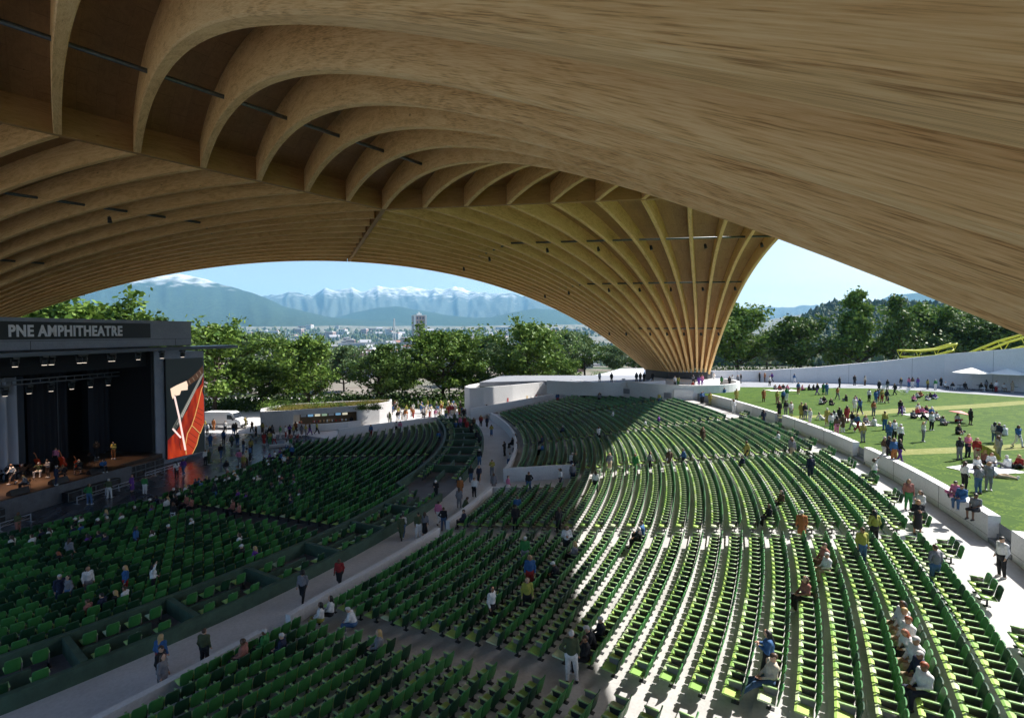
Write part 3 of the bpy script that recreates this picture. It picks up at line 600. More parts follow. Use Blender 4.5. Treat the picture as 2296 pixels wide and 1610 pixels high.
# name sign
t0, h0 = on_stage_plane(18, 755, .1); t1, h1 = on_stage_plane(274, 754, .1); tr, hr = on_stage_plane(338, 760, .1)
sg = thing('name_sign', 'black sign board with grey capital letters on the stage fascia', 'sign', sp(tr-12, .05, 14))
def par(b, name, m, parent, **k):
    o = parent.location; b.v = [(v[0]-o.x, v[1]-o.y, v[2]-o.z) for v in b.v]; return b.build(name, m, parent, **k)
b = SB(); b.sbox((-24, tr), (.03, .09), (14.35, 15.83)); par(b, 'board', mat('sign board', (.012, .02, .024), .5), sg)
def text(s, name, m, parent, width, height, origin, rz, depth=.06, bold=.0, shear=0):
    cu = bpy.data.curves.new(name, 'FONT'); cu.body = s; cu.extrude = .02; cu.offset = bold; cu.size = 1; cu.shear = shear; cu.space_character = 1.1
    o = bpy.data.objects.new('tmp', cu); C.objects.link(o); bpy.context.view_layer.update()
    me = bpy.data.meshes.new_from_object(o.evaluated_get(bpy.context.evaluated_depsgraph_get())); bpy.data.objects.remove(o)
    co = np.array([v.co for v in me.vertices]); mn, mx = co.min(0), co.max(0); scx = width/(mx[0]-mn[0]); scy = height/(mx[1]-mn[1])
    for v in me.vertices:
        x = (v.co.x-mn[0])*scx; y = (v.co.y-mn[1])*scy; z = (v.co.z-mn[2])/(mx[2]-mn[2])*depth
        v.co = (x*cos(rz)+z*sin(rz), x*sin(rz)-z*cos(rz), y)
    me.materials.clear(); me.materials.append(m); ob = obj(name, me, parent); ob.location = Vector(origin)-parent.location; return ob
lt, lh = on_stage_plane(19, 752, .1); rt_, rh = on_stage_plane(274, 752, .1)
text('PNE AMPHITHEATRE', 'lettering', mat('sign letters', (.85, .85, .9), .6), sg, rt_-lt, .98, sp(lt, .095, 14.58), SRZ, bold=.034)
# ---- LED screen beside the stage
sa = Vector(at(376, 1030, .55)); sb = sa+Vector((.40, .9165)).normalized()*4.5
scr = thing('led_screen', 'tall LED screen showing a bow drawn across an orange cello', 'screen', (*sa, 0))
sdv = (sb-sa).normalized(); snv = Vector((sdv.y, -sdv.x)); SH0, SH1 = .55, 11.9
def scp(u, v, off=0): q = sa+sdv*(4.5*u)+snv*off; return (q.x, q.y, SH0+(SH1-SH0)*v)
b = MB(); vs = [scp(0, 0), scp(1, 0), scp(1, 1), scp(0, 1), scp(0, 0, -.3), scp(1, 0, -.3), scp(1, 1, -.3), scp(0, 1, -.3)]; b.add(vs, [(0, 1, 2, 3), (7, 6, 5, 4), (0, 4, 5, 1), (1, 5, 6, 2), (2, 6, 7, 3), (3, 7, 4, 0)])
par(b, 'cabinet', M_BLACK, scr)
def emi(name, c, e=1.0): return mat(name, tuple(x*.25 for x in c), .5, emis=c, es=e*.5)
def uvz(x, y):  # photo zoom coordinates -> screen u,v
    yt = 470-20*(x-1475)/300; yb = 1372-72*(x-1500)/305; v = (yb-y)/(yb-yt); xl = 1475+27*(1-v); xr = 1776+29*(1-v); return (x-xl)/(xr-xl), v
def art(name, polys, m, off):
    b = MB()
    for pl in polys:
        pts = [uvz(*p) for p in pl]; pts = [(min(1, max(0, u)), min(1, max(0, v))) for u, v in pts]; n = len(pts)
        b.add([scp(u, v, off) for u, v in pts], [tuple(range(n))])
    return par(b, name, m, scr)
def line(pts, w):
    out = []
    for (a, c) in zip(pts, pts[1:]):
        d = Vector((c[0]-a[0], c[1]-a[1])).normalized(); q = Vector((-d.y, d.x))*w/2; out.append([(a[0]-q.x, a[1]-q.y), (a[0]+q.x, a[1]+q.y), (c[0]+q.x, c[1]+q.y), (c[0]-q.x, c[1]-q.y)])
    return out
art('picture_ground', [[(1475, 470), (1776, 450), (1805, 1300), (1500, 1372)]], emi('screen dark', (.012, .018, .02), .6), .004)
m = bpy.data.materials.new('cello varnish light'); m.use_nodes = True; n = m.node_tree; bs = n.nodes['Principled BSDF']; tc = n.nodes.new('ShaderNodeTexCoord'); t = n.nodes.new('ShaderNodeTexNoise'); mp = n.nodes.new('ShaderNodeMapping'); mp.inputs['Scale'].default_value = (1, 1, .25)
n.links.new(tc.outputs['Object'], mp.inputs[0]); n.links.new(mp.outputs[0], t.inputs['Vector']); t.inputs['Scale'].default_value = 2.2; r = n.nodes.new('ShaderNodeValToRGB'); r.color_ramp.elements[0].position = .35; r.color_ramp.elements[0].color = (.2, .01, .006, 1); r.color_ramp.elements[1].position = .68; r.color_ramp.elements[1].color = (.55, .05, .01, 1)
n.links.new(t.outputs['Fac'], r.inputs[0]); n.links.new(r.outputs[0], bs.inputs['Emission Color']); bs.inputs['Emission Strength'].default_value = .42; bs.inputs['Base Color'].default_value = (.1, .01, .01, 1)
art('cello_belly', [[(1782, 610), (1768, 690), (1735, 730), (1700, 770), (1680, 850), (1650, 930), (1620, 985), (1600, 1060), (1560, 1130), (1500, 1200), (1500, 1372), (1560, 1362), (1645, 1335), (1640, 1240), (1660, 1120), (1700, 1040), (1740, 900), (1775, 760), (1792, 700)]], m, .008)
art('cello_side', [[(1768, 735), (1800, 800), (1800, 1040), (1762, 1138), (1690, 1062), (1715, 980), (1740, 880)], [(1690, 1075), (1755, 1145), (1740, 1230), (1700, 1325), (1640, 1340), (1640, 1240), (1660, 1130)]], emi('cello side red', (.55, .055, .02), .8), .012)
art('cello_ribs', line([(1725, 900), (1785, 935)], 5)+line([(1718, 940), (1782, 975)], 5)+line([(1710, 980), (1775, 1020)], 5)+line([(1702, 1020), (1768, 1065)], 5)+line([(1670, 1130), (1735, 1180)], 5)+line([(1660, 1180), (1725, 1230)], 5)+line([(1655, 1230), (1712, 1280)], 5)+line([(1600, 1180), (1592, 1240), (1604, 1290)], 7), emi('cello shade', (.14, .015, .01), .7), .016)
art('cello_purfling', line([(1790, 700), (1768, 735), (1738, 880), (1714, 985), (1690, 1066), (1655, 1140), (1640, 1240), (1648, 1330)], 7)+line([(1690, 1066), (1762, 1140), (1798, 1045)], 7)+line([(1755, 1145), (1735, 1240), (1698, 1326)], 6), emi('purfling', (.75, .42, .14), .9), .02)
art('cello_strings', [[(1784, 570), (1792, 610), (1612, 1000), (1592, 975)]]+line([(1592, 975), (1536, 1092)], 6)+line([(1600, 982), (1546, 1098)], 4)+line([(1612, 995), (1556, 1102)], 4), emi('strings grey', (.2, .2, .17), .8), .024)
art('string_lines', line([(1786, 580), (1600, 985)], 4)+line([(1790, 596), (1608, 992)], 4)+line([(1604, 985), (1570, 1060)], 3), emi('string light', (.7, .65, .6), .8), .028)
art('bow', line([(1546, 800), (1585, 985), (1640, 1290)], 15)+line([(1536, 1094), (1603, 1178)], 15), emi('bow ivory', (1, .72, .66), 1.1), .032)
art('hand', [[(1514, 735), (1560, 705), (1640, 664), (1652, 700), (1650, 745), (1598, 752), (1588, 790), (1560, 798), (1548, 790), (1535, 830), (1524, 800)]], emi('hand skin', (.95, .7, .52), 1.1), .036)
art('sleeve', [[(1640, 664), (1690, 620), (1745, 560), (1776, 520), (1780, 590), (1745, 640), (1700, 675), (1655, 712)]], emi('sleeve', (.1, .05, .03), .7), .036)
art('sleeve_stripes', line([(1660, 660), (1672, 690)], 6)+line([(1690, 632), (1705, 662)], 6)+line([(1720, 600), (1735, 630)], 6)+line([(1748, 570), (1762, 600)], 6), emi('sleeve stripe', (.3, .22, .15), .7), .04)
# ---- loudspeakers, barriers and wedges in front of the stage
def speaker_box(loc, rz, w, h, d, lb, grp):
    t = thing('loudspeaker', lb, 'loudspeaker', loc, rz, grp)
    b = MB(); b.box((0, 0, h/2), (w-.04, d, h-.04)); b.build('cabinet', M_BLACK, t)
    b = MB()
    for x in (-1, 1): b.box((x*(w/2-.03), -d/2-.012, h/2), (.05, .03, h-.02))
    for z in (.03, h-.03): b.box((0, -d/2-.012, z), (w-.08, .03, .05))
    b.build('frame', M_STEEL, t)
    b = MB(); b.tube([(0, -d/2-.005, h/2), (0, -d/2-.02, h/2)], [h*.36, h*.33], 16); b.build('cone', mat('speaker cone', (.03, .032, .038), .4), t)
for (ta, cnt, rows, nn, nm) in ((-7.9, 3, 2, .5, 'left stack at the stage front'), (.3, 4, 1, .55, 'low row at the middle of the stage front'), (7.2, 4, 2, -1.1, 'right stack beside the stage')):
    for r in range(rows):
        for c in range(cnt):
            w = 1.15 if rows == 2 else 1.25
            speaker_box(sp(ta+w*c, nn, .62*r if rows == 2 else .1), SRZ, w, .62 if rows == 2 else .85, .7, 'black loudspeaker box in the '+nm, 'loudspeakers in front of the stage')
bar = None
for ta, ln, nn in ((-8.6, 4.2, 2.4), (-.2, 5.2, 1.7), (7.6, 4.6, .6)):
    t = thing('crowd_barrier', {-8.6: 'low silver barrier rail nearest the striped trouser woman', -.2: 'low silver barrier rail before the middle loudspeakers', 7.6: 'low silver barrier rail beside the LED screen'}[ta], 'barrier', sp(ta, nn, 0), SRZ, 'barrier rails')
    M_AL = mat('aluminium rail', (.45, .5, .58), .35, metal=.7)
    b = MB(); b.tube([(0, 0, .62), (ln, 0, .62)], .04, 6); b.build('top_rail', M_AL, t); b = MB(); b.tube([(0, 0, .32), (ln, 0, .32)], .03, 6); b.build('lower_rail', M_AL, t)
    for i in range(5):
        b = MB(); x = ln*i/4; b.tube([(x, 0, 0), (x, 0, .66)], .04, 6); b.box((x, .1, .02), (.12, .6, .04)); b.build('post', M_AL, t)
    b = MB(); [b.tube([(ln*(i+.5*0)/4, 0, .32), (ln*(i+1)/4, 0, .62)], .016, 5) for i in range(4)]; b.build('brace', M_AL, t)
for ta in (-6.2, -3.0, .2, 3.6):
    t = thing('monitor_wedge', 'black floor monitor wedge at the stage edge', 'stage monitor', sp(ta, -.75, 1.6), SRZ, 'stage monitors')
    b = MB(); b.add([(-.7, -.3, 0), (.7, -.3, 0), (.7, .3, 0), (-.7, .3, 0), (-.7, -.1, .5), (.7, -.1, .5), (.7, .25, .28), (-.7, .25, .28)], [(0, 3, 2, 1), (0, 1, 5, 4), (4, 5, 6, 7), (2, 3, 7, 6), (1, 2, 6, 5), (0, 4, 7, 3)]); b.build('cabinet', M_BLACK, t)
    b = MB(); b.add([(-.6, -.07, .495), (.6, -.07, .495), (.6, .22, .305), (-.6, .22, .305)], [(0, 1, 2, 3)]); o = b.build('grille', mat('grille', (.05, .055, .07), .6), t); o.location = (0, .003, .006)
# ------------------------------------------------------------------ kiosk with planted roof
kf = [(-37.2, 78.0), (-33, 79.2), (-28.5, 80.8), (-24.5, 82.9), (-21.6, 85.2), (-20.2, 87.6), (-20.8, 90.2)]
kk = thing('kiosk', 'curved pale concrete kiosk with serving counter and planted roof', 'kiosk', (-30, 82, 0))
kb = [(-22, 91.5), (-30, 89), (-37.5, 85.5), (-38.5, 81)]
b = MB(); b.ribbon(kf[:2], .35, -.05, 3.15); b.ribbon(kf[3:], .35, -.05, [3.35, 3.4, 3.42, 3.4]); b.ribbon([(-33, 79.2), (-28.5, 80.8), (-24.5, 82.9)], .35, 2.45, [3.2, 3.28, 3.35]); b.ribbon([(-20.8, 90.2)]+kb+[(-37.2, 78.0)], .35, -.05, 3.15); par(b, 'wall', M_CONC, kk)
b = MB(); b.poly([(-36.9, 78.5)]+[(p[0]-.2, p[1]+.35) for p in kf[1:-1]]+[(-21.2, 90)]+[(p[0]+.3*(-1 if p[0] > -25 else 1), p[1]-.3) for p in kb], 2.6, 2.75); par(b, 'roof', mat('roof soil', (.09, .07, .04), .95), kk)
b = MB(); b.ribbon([(-33.2, 79.0), (-30.8, 78.6), (-28.2, 79.3), (-25.4, 80.9), (-23.9, 82.6)], .4, -.05, 1.1); par(b, 'counter', M_WALL, kk)
b = MB(); b.ribbon([(-33, 81.6), (-25.2, 85.2)], .1, 0, 2.6); par(b, 'back_wall', mat('kiosk interior', (.22, .14, .08), .8), kk)
b = MB()
for i in range(7):
    t = (i+.5)/7; b.box((-32.4+6.6*t, 80.2+2.55*t+.55*sin(pi*t)*0, 2.12), (.78, .06, .34), rad(22), m=i % 4)
par(b, 'menu_board', [emi('menu white', (.8, .85, .9), .8), emi('menu blue', (.2, .4, .6), .7), emi('menu cream', (.8, .75, .55), .7), emi('menu green', (.35, .5, .35), .6)], kk)
b = MB()
for i in range(26):
    t = random.random(); b.box((-32.6+7.6*t, 79.7+3.0*t, 1.1+.13), (.22, .18, .22+.15*random.random()), random.random(), m=random.randrange(4))
par(b, 'counter_goods', [mat('goods red', (.45, .05, .03)), mat('goods tan', (.5, .3, .15)), mat('goods white', (.7, .7, .7)), mat('goods dark', (.06, .05, .05))], kk)
M_KIN = mat('kiosk dark', (.04, .03, .025), .9)
# ------------------------------------------------------------------ seats
M_G1 = mat('seat green light', (.05, .205, .05), .42, noise=.12, nscale=3); M_G2 = mat('seat green dark', (.012, .055, .022), .45); M_P1 = mat('seat pad lime', (.42, .60, .16), .35); M_P2 = mat('seat pad deep', (.26, .46, .12), .35); M_P3 = mat('seat pad pale', (.58, .68, .42), .3)
M_SP = mat('seat standard', (.03, .032, .036), .5); M_SPL = mat('seat end panel', (.19, .18, .17), .6); M_ARM = mat('seat arm', (.30, .46, .20), .3)
def seat_parts(folded=False, end=False):
    """seat faces +x (towards the stage is -R: rotated at placement); origin on the floor"""
    w = .225; bk = MB(); N = 6
    prof = []
    zs = [(.40, .0, .185), (.46, -.012, .215), (.6, -.035, .225), (.78, -.065, .225), (.87, -.082, .212), (.905, -.09, .165)]
    for z, x, hw in zs: prof.append((z, x, hw))
    for s, th in ((1, 0), (-1, -.035)):
        for z, x, hw in prof:
            for j in range(5):
                y = -hw+2*hw*j/4; bow = .03*(1-(y/w)**2); bk.v.append((-.2+x*1.5-bow+th, y, z*1.02))
    n = len(prof)
    for i in range(n-1):
        for j in range(4):
            a = i*5+j; bk.f.append((a, a+1, a+6, a+5)); bk.m.append(0); o = n*5; bk.f.append((o+a, o+a+5, o+a+6, o+a+1)); bk.m.append(0)
    for i in range(n-1):
        a = i*5; o = n*5; bk.f.append((a, a+5, o+a+5, o+a)); bk.m.append(0); a += 4; bk.f.append((a, o+a, o+a+5, a+5)); bk.m.append(0)
    for j in range(4):
        a = (n-1)*5+j; o = n*5; bk.f.append((a, a+1, o+a+1, o+a)); bk.m.append(0)
    pad = MB()
    pad.add([(-.19, -.2, .40), (.26, -.215, .43), (.26, .215, .43), (-.19, .2, .40), (-.19, -.2, .445), (.22, -.215, .485), (.285, -.2, .455), (.285, .2, .455), (.22, .215, .485), (-.19, .2, .445)],
            [(3, 2, 1, 0), (4, 5, 8, 9), (5, 6, 7, 8), (0, 1, 6, 5, 4), (3, 9, 8, 7, 2), (1, 2, 7, 6), (0, 4, 9, 3)])
    st = MB(); y = -.25
    st.box((-.03, y, .2), (.055, .055, .4), m=0); st.box((-.03, y, .012), (.22, .14, .024), m=0)
    w0, z1, z0, t = (.2, .63, .19, .022) if end else (.19, .61, .27, .02)
    st.add([(-.23, y-t, z1), (w0-.03, y-t, z1), (w0-.1, y-t, z0), (-.15, y-t, z0), (-.23, y+t, z1), (w0-.03, y+t, z1), (w0-.1, y+t, z0), (-.15, y+t, z0)], [(0, 1, 2, 3), (7, 6, 5, 4), (0, 4, 5, 1), (1, 5, 6, 2), (2, 6, 7, 3), (3, 7, 4, 0)], 1 if end else 0)
    arm = MB(); arm.box((-.02, y, .645), (.42, .062, .035))
    return bk, pad, st, arm
SEATS = []   # (x,y,h,heading,end)
def in_upper_far(x, y): # polygon limit of the upper seats
    e = [(-3.4, 84.2), (11.2, 92.2), (16.0, 86.0), (21.5, 80.4), (25.5, 78.0), (27.6, 74)]
    if x < e[0][0]: return topol(x, y)[1] < 17.5
    return y < interp(e, x)-.9
for i in range(NR):
    R = R0U+PU*i+.42; h = hU(R)
    edges = [-50]+AIS+[26]
    for k in range(len(edges)-1):
        a0 = edges[k]+(math.degrees(.62/R) if k else 0); a1 = edges[k+1]-math.degrees(.62/R)
        da = math.degrees(.5/R); n = int((a1-a0)/da); off = ((a1-a0)-n*da)/2
        prev = False
        for j in range(n):
            a = a0+off+da*(j+.5); x, y = pol(R, a)
            if R < SLOT[2]+.1 and SLOT[0]-.6 < a < SLOT[1]+.5: continue
            if y > 55 and not in_upper_far(x, y): continue
            if i >= NR-2 and y > 60: continue
            if R < pR(a)+.45: continue
            SEATS.append((x, y, h, a+180, j == n-1 or j == 0, i, 'U'))
# odd groups of seats on the lawn-side walkway
for a in np.arange(-35, 2, 2.35):
    for j in range(3):
        R = 97.55; x, y = pol(R, a+.33*j-.4); SEATS.append((x, y, HW+.004, a+180, j == 2, NR, 'W'))
LA = [-24.0, -3.4]
for i in range(NL):
    R = R0L+PL*i+.35; h = min(.67, hL(R-.2)+.01)
    edges = [-62]+LA+[aend(R)-.8]
    for k in range(3):
        a0 = edges[k]+(math.degrees(.75/R) if k else 0); a1 = edges[k+1]-math.degrees(.75/R if k < 2 else 0)
        da = math.degrees(.6/R); n = int((a1-a0)/da)
        for j in range(n):
            a = a0+da*(j+.5); x, y = pol(R, a)
            if R > Rin(a)-.55: continue
            SEATS.append((x, y, h, a+180, False, i, 'L'))
for a in PART:
    if -15.7 < a < -12: continue
    for R, m_ in ((Rin(a)+.85, 4), (65.85, 3)):
        for j in range(m_):
            if random.random() < .12: continue
            aa = a+.55+j*(2.9/m_)*(1.05); x, y = pol(R, aa); SEATS.append((x, y, .72, aa+180, True, 0, 'B'))
def px_of(s): return to_px(s[0], s[1], s[2]+.5)
vis = []
for s in SEATS:
    X, Y, d = px_of(s)
    if -60 < X < 2360 and 0 < Y < 1680 and d > 0: vis.append((sqrt(s[0]**2+s[1]**2+(CAMH-s[2])**2), s, X, Y))
vis.sort(key=lambda q: q[0])
near = [v for v in vis if -10 < v[2] < 2300 and v[3] < 1620][:300]; nid = set(id(v[1]) for v in near); far = [v[1] for v in vis if id(v[1]) not in nid]
print('seats', len(SEATS), 'visible', len(vis))
bk, pad, st, arm = seat_parts(); _, _, ste, _ = seat_parts(end=True)
bkm = [bk.mesh('backrest', m, True, 50) for m in (M_G1, M_G2)]; padm = [pad.mesh('seat_pad', m) for m in (M_P1, M_P2, M_P3)]; stm = st.mesh('pedestal', [M_SP, M_SPL]); stem = ste.mesh('pedestal', [M_SP, M_SPL]); armm = arm.mesh('armrest', M_ARM)
rnd = random.Random(3)
def pick(s):
    u = s[6] != 'L'; return (0 if rnd.random() < (.5 if not u else .68) else 1), (rnd.choice((0, 0, 1, 2)))
def ssc(s): return 1.13 if s[6] in 'LB' else 1.0
where = {'U': 'in the raked upper rows nearest the camera', 'W': 'standing on the lawn-side walkway at right', 'L': 'in the lower rows at the bottom left', 'B': 'inside a dark walled seating box at lower left'}
for dist, s, X, Y in near:
    g, p = pick(s)
    lit = X > 1290
    lb = ('sunlit' if (lit and Y > 900) else 'shaded')+(' bright' if g == 0 else ' dark')+' green seat '+where[s[6]]
    t = thing('stadium_seat', lb, 'seat', (s[0], s[1], s[2]), rad(s[3])); t.scale = (ssc(s),)*3
    t['group'] = lb.replace(' seat ', ' seats ')
    obj('backrest', bkm[g], t); obj('seat_pad', padm[p], t); obj('pedestal', stem if s[4] and s[6] != 'L' else stm, t); obj('armrest', armm, t)
big = MB(); order = [(bk, None), (pad, None), (st, 5), (arm, 7)]
V = []; Fc = []; Mi = []
tm = {}
for key, e in (('n', st), ('e', ste)):
    for gi in (0, 1):
        for pi_ in (0, 1, 2):
            vv = []; ff = []; mm = []
            for q, base in ((bk, gi), (pad, 2+pi_), (e, None), (arm, 7)):
                o = len(vv); vv += q.v; ff += [tuple(i+o for i in f) for f in q.f]; mm += [(5+x if base is None else base) for x in q.m]
            tm[(key, gi, pi_)] = (np.array(vv), ff, mm)
off = 0; VV = []; loops = []; starts = []; tot = []; mi = []
lo_n = 0
for s in far:
    g, p = pick(s); vv, ff, mm = tm[('e' if s[4] and s[6] != 'L' else 'n', g, p)]
    a = rad(s[3]); c_, s_ = cos(a), sin(a); vv = vv*ssc(s); v2 = np.stack([vv[:, 0]*c_-vv[:, 1]*s_+s[0], vv[:, 0]*s_+vv[:, 1]*c_+s[1], vv[:, 2]+s[2]], 1)
    VV.append(v2)
    for f in ff: loops.extend(i+off for i in f); starts.append(lo_n); tot.append(len(f)); lo_n += len(f)
    mi.extend(mm); off += len(vv)
me = bpy.data.meshes.new('stadium_seats'); me.vertices.add(off); me.vertices.foreach_set('co', np.concatenate(VV).astype(np.float32).ravel())
me.loops.add(lo_n); me.loops.foreach_set('vertex_index', loops); me.polygons.add(len(starts)); me.polygons.foreach_set('loop_start', starts)
for m_ in (M_G1, M_G2, M_P1, M_P2, M_P3, M_SP, M_SPL, M_ARM): me.materials.append(m_)
me.polygons.foreach_set('material_index', mi); me.update(calc_edges=True); me.validate()
o = obj('stadium_seats', me); tag(o, 'thousands of green seats in curved rows filling the rest of the bowl', 'seats'); kind(o, 'stuff')
# ------------------------------------------------------------------ trees
M_BARK = mat('bark', (.06, .045, .035), .95, noise=.4, nscale=6)
def leafmat(name, c, c2, tr=.18):
    m = bpy.data.materials.new(name); m.use_nodes = True; n = m.node_tree; L = n.links; b = n.nodes['Principled BSDF']; b.inputs['Roughness'].default_value = .5; b.inputs['Specular IOR Level'].default_value = .12
    g = n.nodes.new('ShaderNodeNewGeometry'); r = n.nodes.new('ShaderNodeValToRGB'); r.color_ramp.elements[0].color = (*c, 1); r.color_ramp.elements[1].color = (*c2, 1); L.new(g.outputs['Random Per Island'], r.inputs[0]); L.new(r.outputs[0], b.inputs['Base Color'])
    t = n.nodes.new('ShaderNodeBsdfTranslucent'); L.new(r.outputs[0], t.inputs[0]); mx = n.nodes.new('ShaderNodeMixShader'); mx.inputs[0].default_value = tr; L.new(b.outputs[0], mx.inputs[1]); L.new(t.outputs[0], mx.inputs[2]); L.new(mx.outputs[0], n.nodes['Material Output'].inputs[0]); return m
M_LEAF = [leafmat('leaf green', (.05, .11, .02), (.17, .26, .05)), leafmat('leaf dark', (.03, .07, .018), (.11, .18, .04)), leafmat('leaf bluish', (.06, .12, .055), (.16, .22, .085))]
def leaves(b, pts, sz, rn):
    for p in pts:
        n = Vector((rn.gauss(0, 1), rn.gauss(0, 1), rn.gauss(.5, 1))).normalized(); a = n.orthogonal().normalized(); q = n.cross(a); t = rn.random()*6.28; a, q = a*cos(t)+q*sin(t), q*cos(t)-a*sin(t); s = sz*(.6+.8*rn.random())
        o = len(b.v); b.v += [tuple(p+a*s), tuple(p+q*s*.55), tuple(p-a*s), tuple(p-q*s*.55)]; b.f.append((o, o+1, o+2, o+3)); b.m.append(0)
def tree_meshes(seed, h, w, kind_, nl, lsz, lm):
    rn = random.Random(seed); tb = MB(); cb = MB(); tips = []
    def branch(p, d, r, ln, lev):
        pts = [p]; rs = [r]; n = 5
        for i in range(n):
            d = (d+Vector((rn.gauss(0, .13), rn.gauss(0, .13), rn.gauss(.05, .08)))).normalized(); p = p+d*ln/n; pts.append(p); rs.append(r*(1-.75*(i+1)/n))
            if lev < 3 and i >= 1:
                for _ in range(2 if lev else 3):
                    a = rn.random()*6.28; up = .55 if kind_ != 'tall' else .8
                    dd = (d*.55+Vector((cos(a), sin(a), up*rn.random()))).normalized()
                    branch(p, dd, rs[-1]*.55, ln*(.46 if lev else .42)*(.7+.5*rn.random()), lev+1)
            if lev >= 1: tips.append((p, lev))
        tb.tube(pts, rs, 6 if lev < 2 else 4, cap=False)
    lean = Vector((rn.gauss(0, .05), rn.gauss(0, .05), 1)).normalized()
    H0 = h*.78; trunk = [Vector((0, 0, -.4))]; rs = [h*.022]; p = Vector((0, 0, 0)); n = 9
    for i in range(n):
        p = p+(lean+Vector((rn.gauss(0, .06), rn.gauss(0, .06), 0)))*H0/n; trunk.append(p); rs.append(h*.022*(1-.85*(i+1)/n))
        f = (i+1)/n
        if f > .2:
            env = (sin(pi*min(1, (f-.08)/.95)**.85)*.9+.15) if kind_ == 'round' else (1.05-f)*.95+.12
            for k in range(4):
                a = rn.random()*6.28+k*1.57; dd = Vector((cos(a), sin(a), .25+.5*rn.random()*f)).normalized(); branch(p, dd, rs[-1]*.6+.02, w*.5*env*(.75+.4*rn.random()), 1)
    tips.append((p, 1)); tb.tube(trunk, rs, 8)
    # foliage in clumps round the twig ends
    pts = []
    cl = [t for t, l in tips]
    for _ in range(nl):
        c = rn.choice(cl); r = h*.038*(.5+rn.random()); v = Vector((rn.gauss(0, 1), rn.gauss(0, 1), rn.gauss(0, .75))); pts.append(c+v*r*.62)
    leaves(cb, pts, lsz, rn)
    return tb.mesh('trunk', M_BARK, True), cb.mesh('crown', M_LEAF[lm])
TP = [tree_meshes(11, 16, 13, 'round', 11000, .34, 0), tree_meshes(12, 16, 12, 'round', 9000, .34, 1), tree_meshes(13, 18, 10, 'tall', 9500, .33, 0), tree_meshes(14, 18, 9, 'tall', 4000, .32, 1), tree_meshes(15, 15, 14, 'round', 11000, .34, 2), tree_meshes(16, 16, 13, 'round', 9500, .34, 0)]
TH = [16, 16, 18, 18, 15, 16]
PLACE = {'L': 'behind the stage and kiosk', 'M': 'behind the terrace', 'R': 'behind the white boundary wall', 'S': 'above the stage roof'}
def add_tree(px, top, Y, base, t, wsc=1.0, lb='', rz=None):
    x = (px-CX)/F*Y; zt = CAMH+(YH-top)/F*Y; h = zt-base; s = h/(TH[t]*1.0)
    r = thing('deciduous_tree', lb, 'tree', (x, Y, base), random.random()*6.28 if rz is None else rz, 'trees beyond the venue')
    r.scale = (s*wsc, s*wsc, s); obj('trunk', TP[t][0], r); obj('crown', TP[t][1], r)
ordn = ['first', 'second', 'third', 'fourth', 'fifth', 'sixth', 'seventh', 'eighth', 'ninth', 'tenth', 'eleventh', 'twelfth']
tl = [(60, 668, 78, 0), (190, 655, 82, 0), (300, 690, 80, 1), (478, 712, 96, 0), (560, 738, 128, 4), (585, 800, 104, 1), (690, 742, 101, 5), (648, 800, 112, 0), (770, 770, 132, 4), (845, 762, 106, 1), (900, 795, 120, 0), (992, 728, 112, 0), (1045, 775, 116, 1)]
for i, (px, top, Y, t) in enumerate(tl): add_tree(px, top, Y, -.2, t, 1.12 if t != 4 else 1, 'leafy green tree, %s from the left in the row behind stage and kiosk' % (ordn[i] if i < 12 else 'last'))
tm_ = [(1095, 748, 150, 4), (1150, 770, 175, 4), (1190, 712, 122, 0), (1255, 735, 160, 4), (1312, 742, 170, 1), (1275, 800, 135, 5), (1378, 770, 175, 4), (1430, 780, 170, 1), (1470, 790, 180, 4)]
for i, (px, top, Y, t) in enumerate(tm_): add_tree(px, top, Y, .0, t, 1.1, 'leafy green tree, %s from the left behind the white terrace' % ordn[i])
tr_ = [(1655, 672, 118, 5), (1720, 745, 150, 4), (1797, 698, 116, 1), (1880, 760, 128, 5), (1930, 618, 112, 2), (2028, 628, 108, 3), (2095, 672, 122, 5), (2170, 690, 112, 1), (2235, 700, 104, 1), (2330, 690, 100, 1), (2420, 660, 100, 5)]
for i, (px, top, Y, t) in enumerate(tr_): add_tree(px, top, Y, 4.6, t, {2: .95, 3: .9}.get(t, 1.2), 'leafy green tree, %s from the left behind the rising boundary wall' % ordn[i])
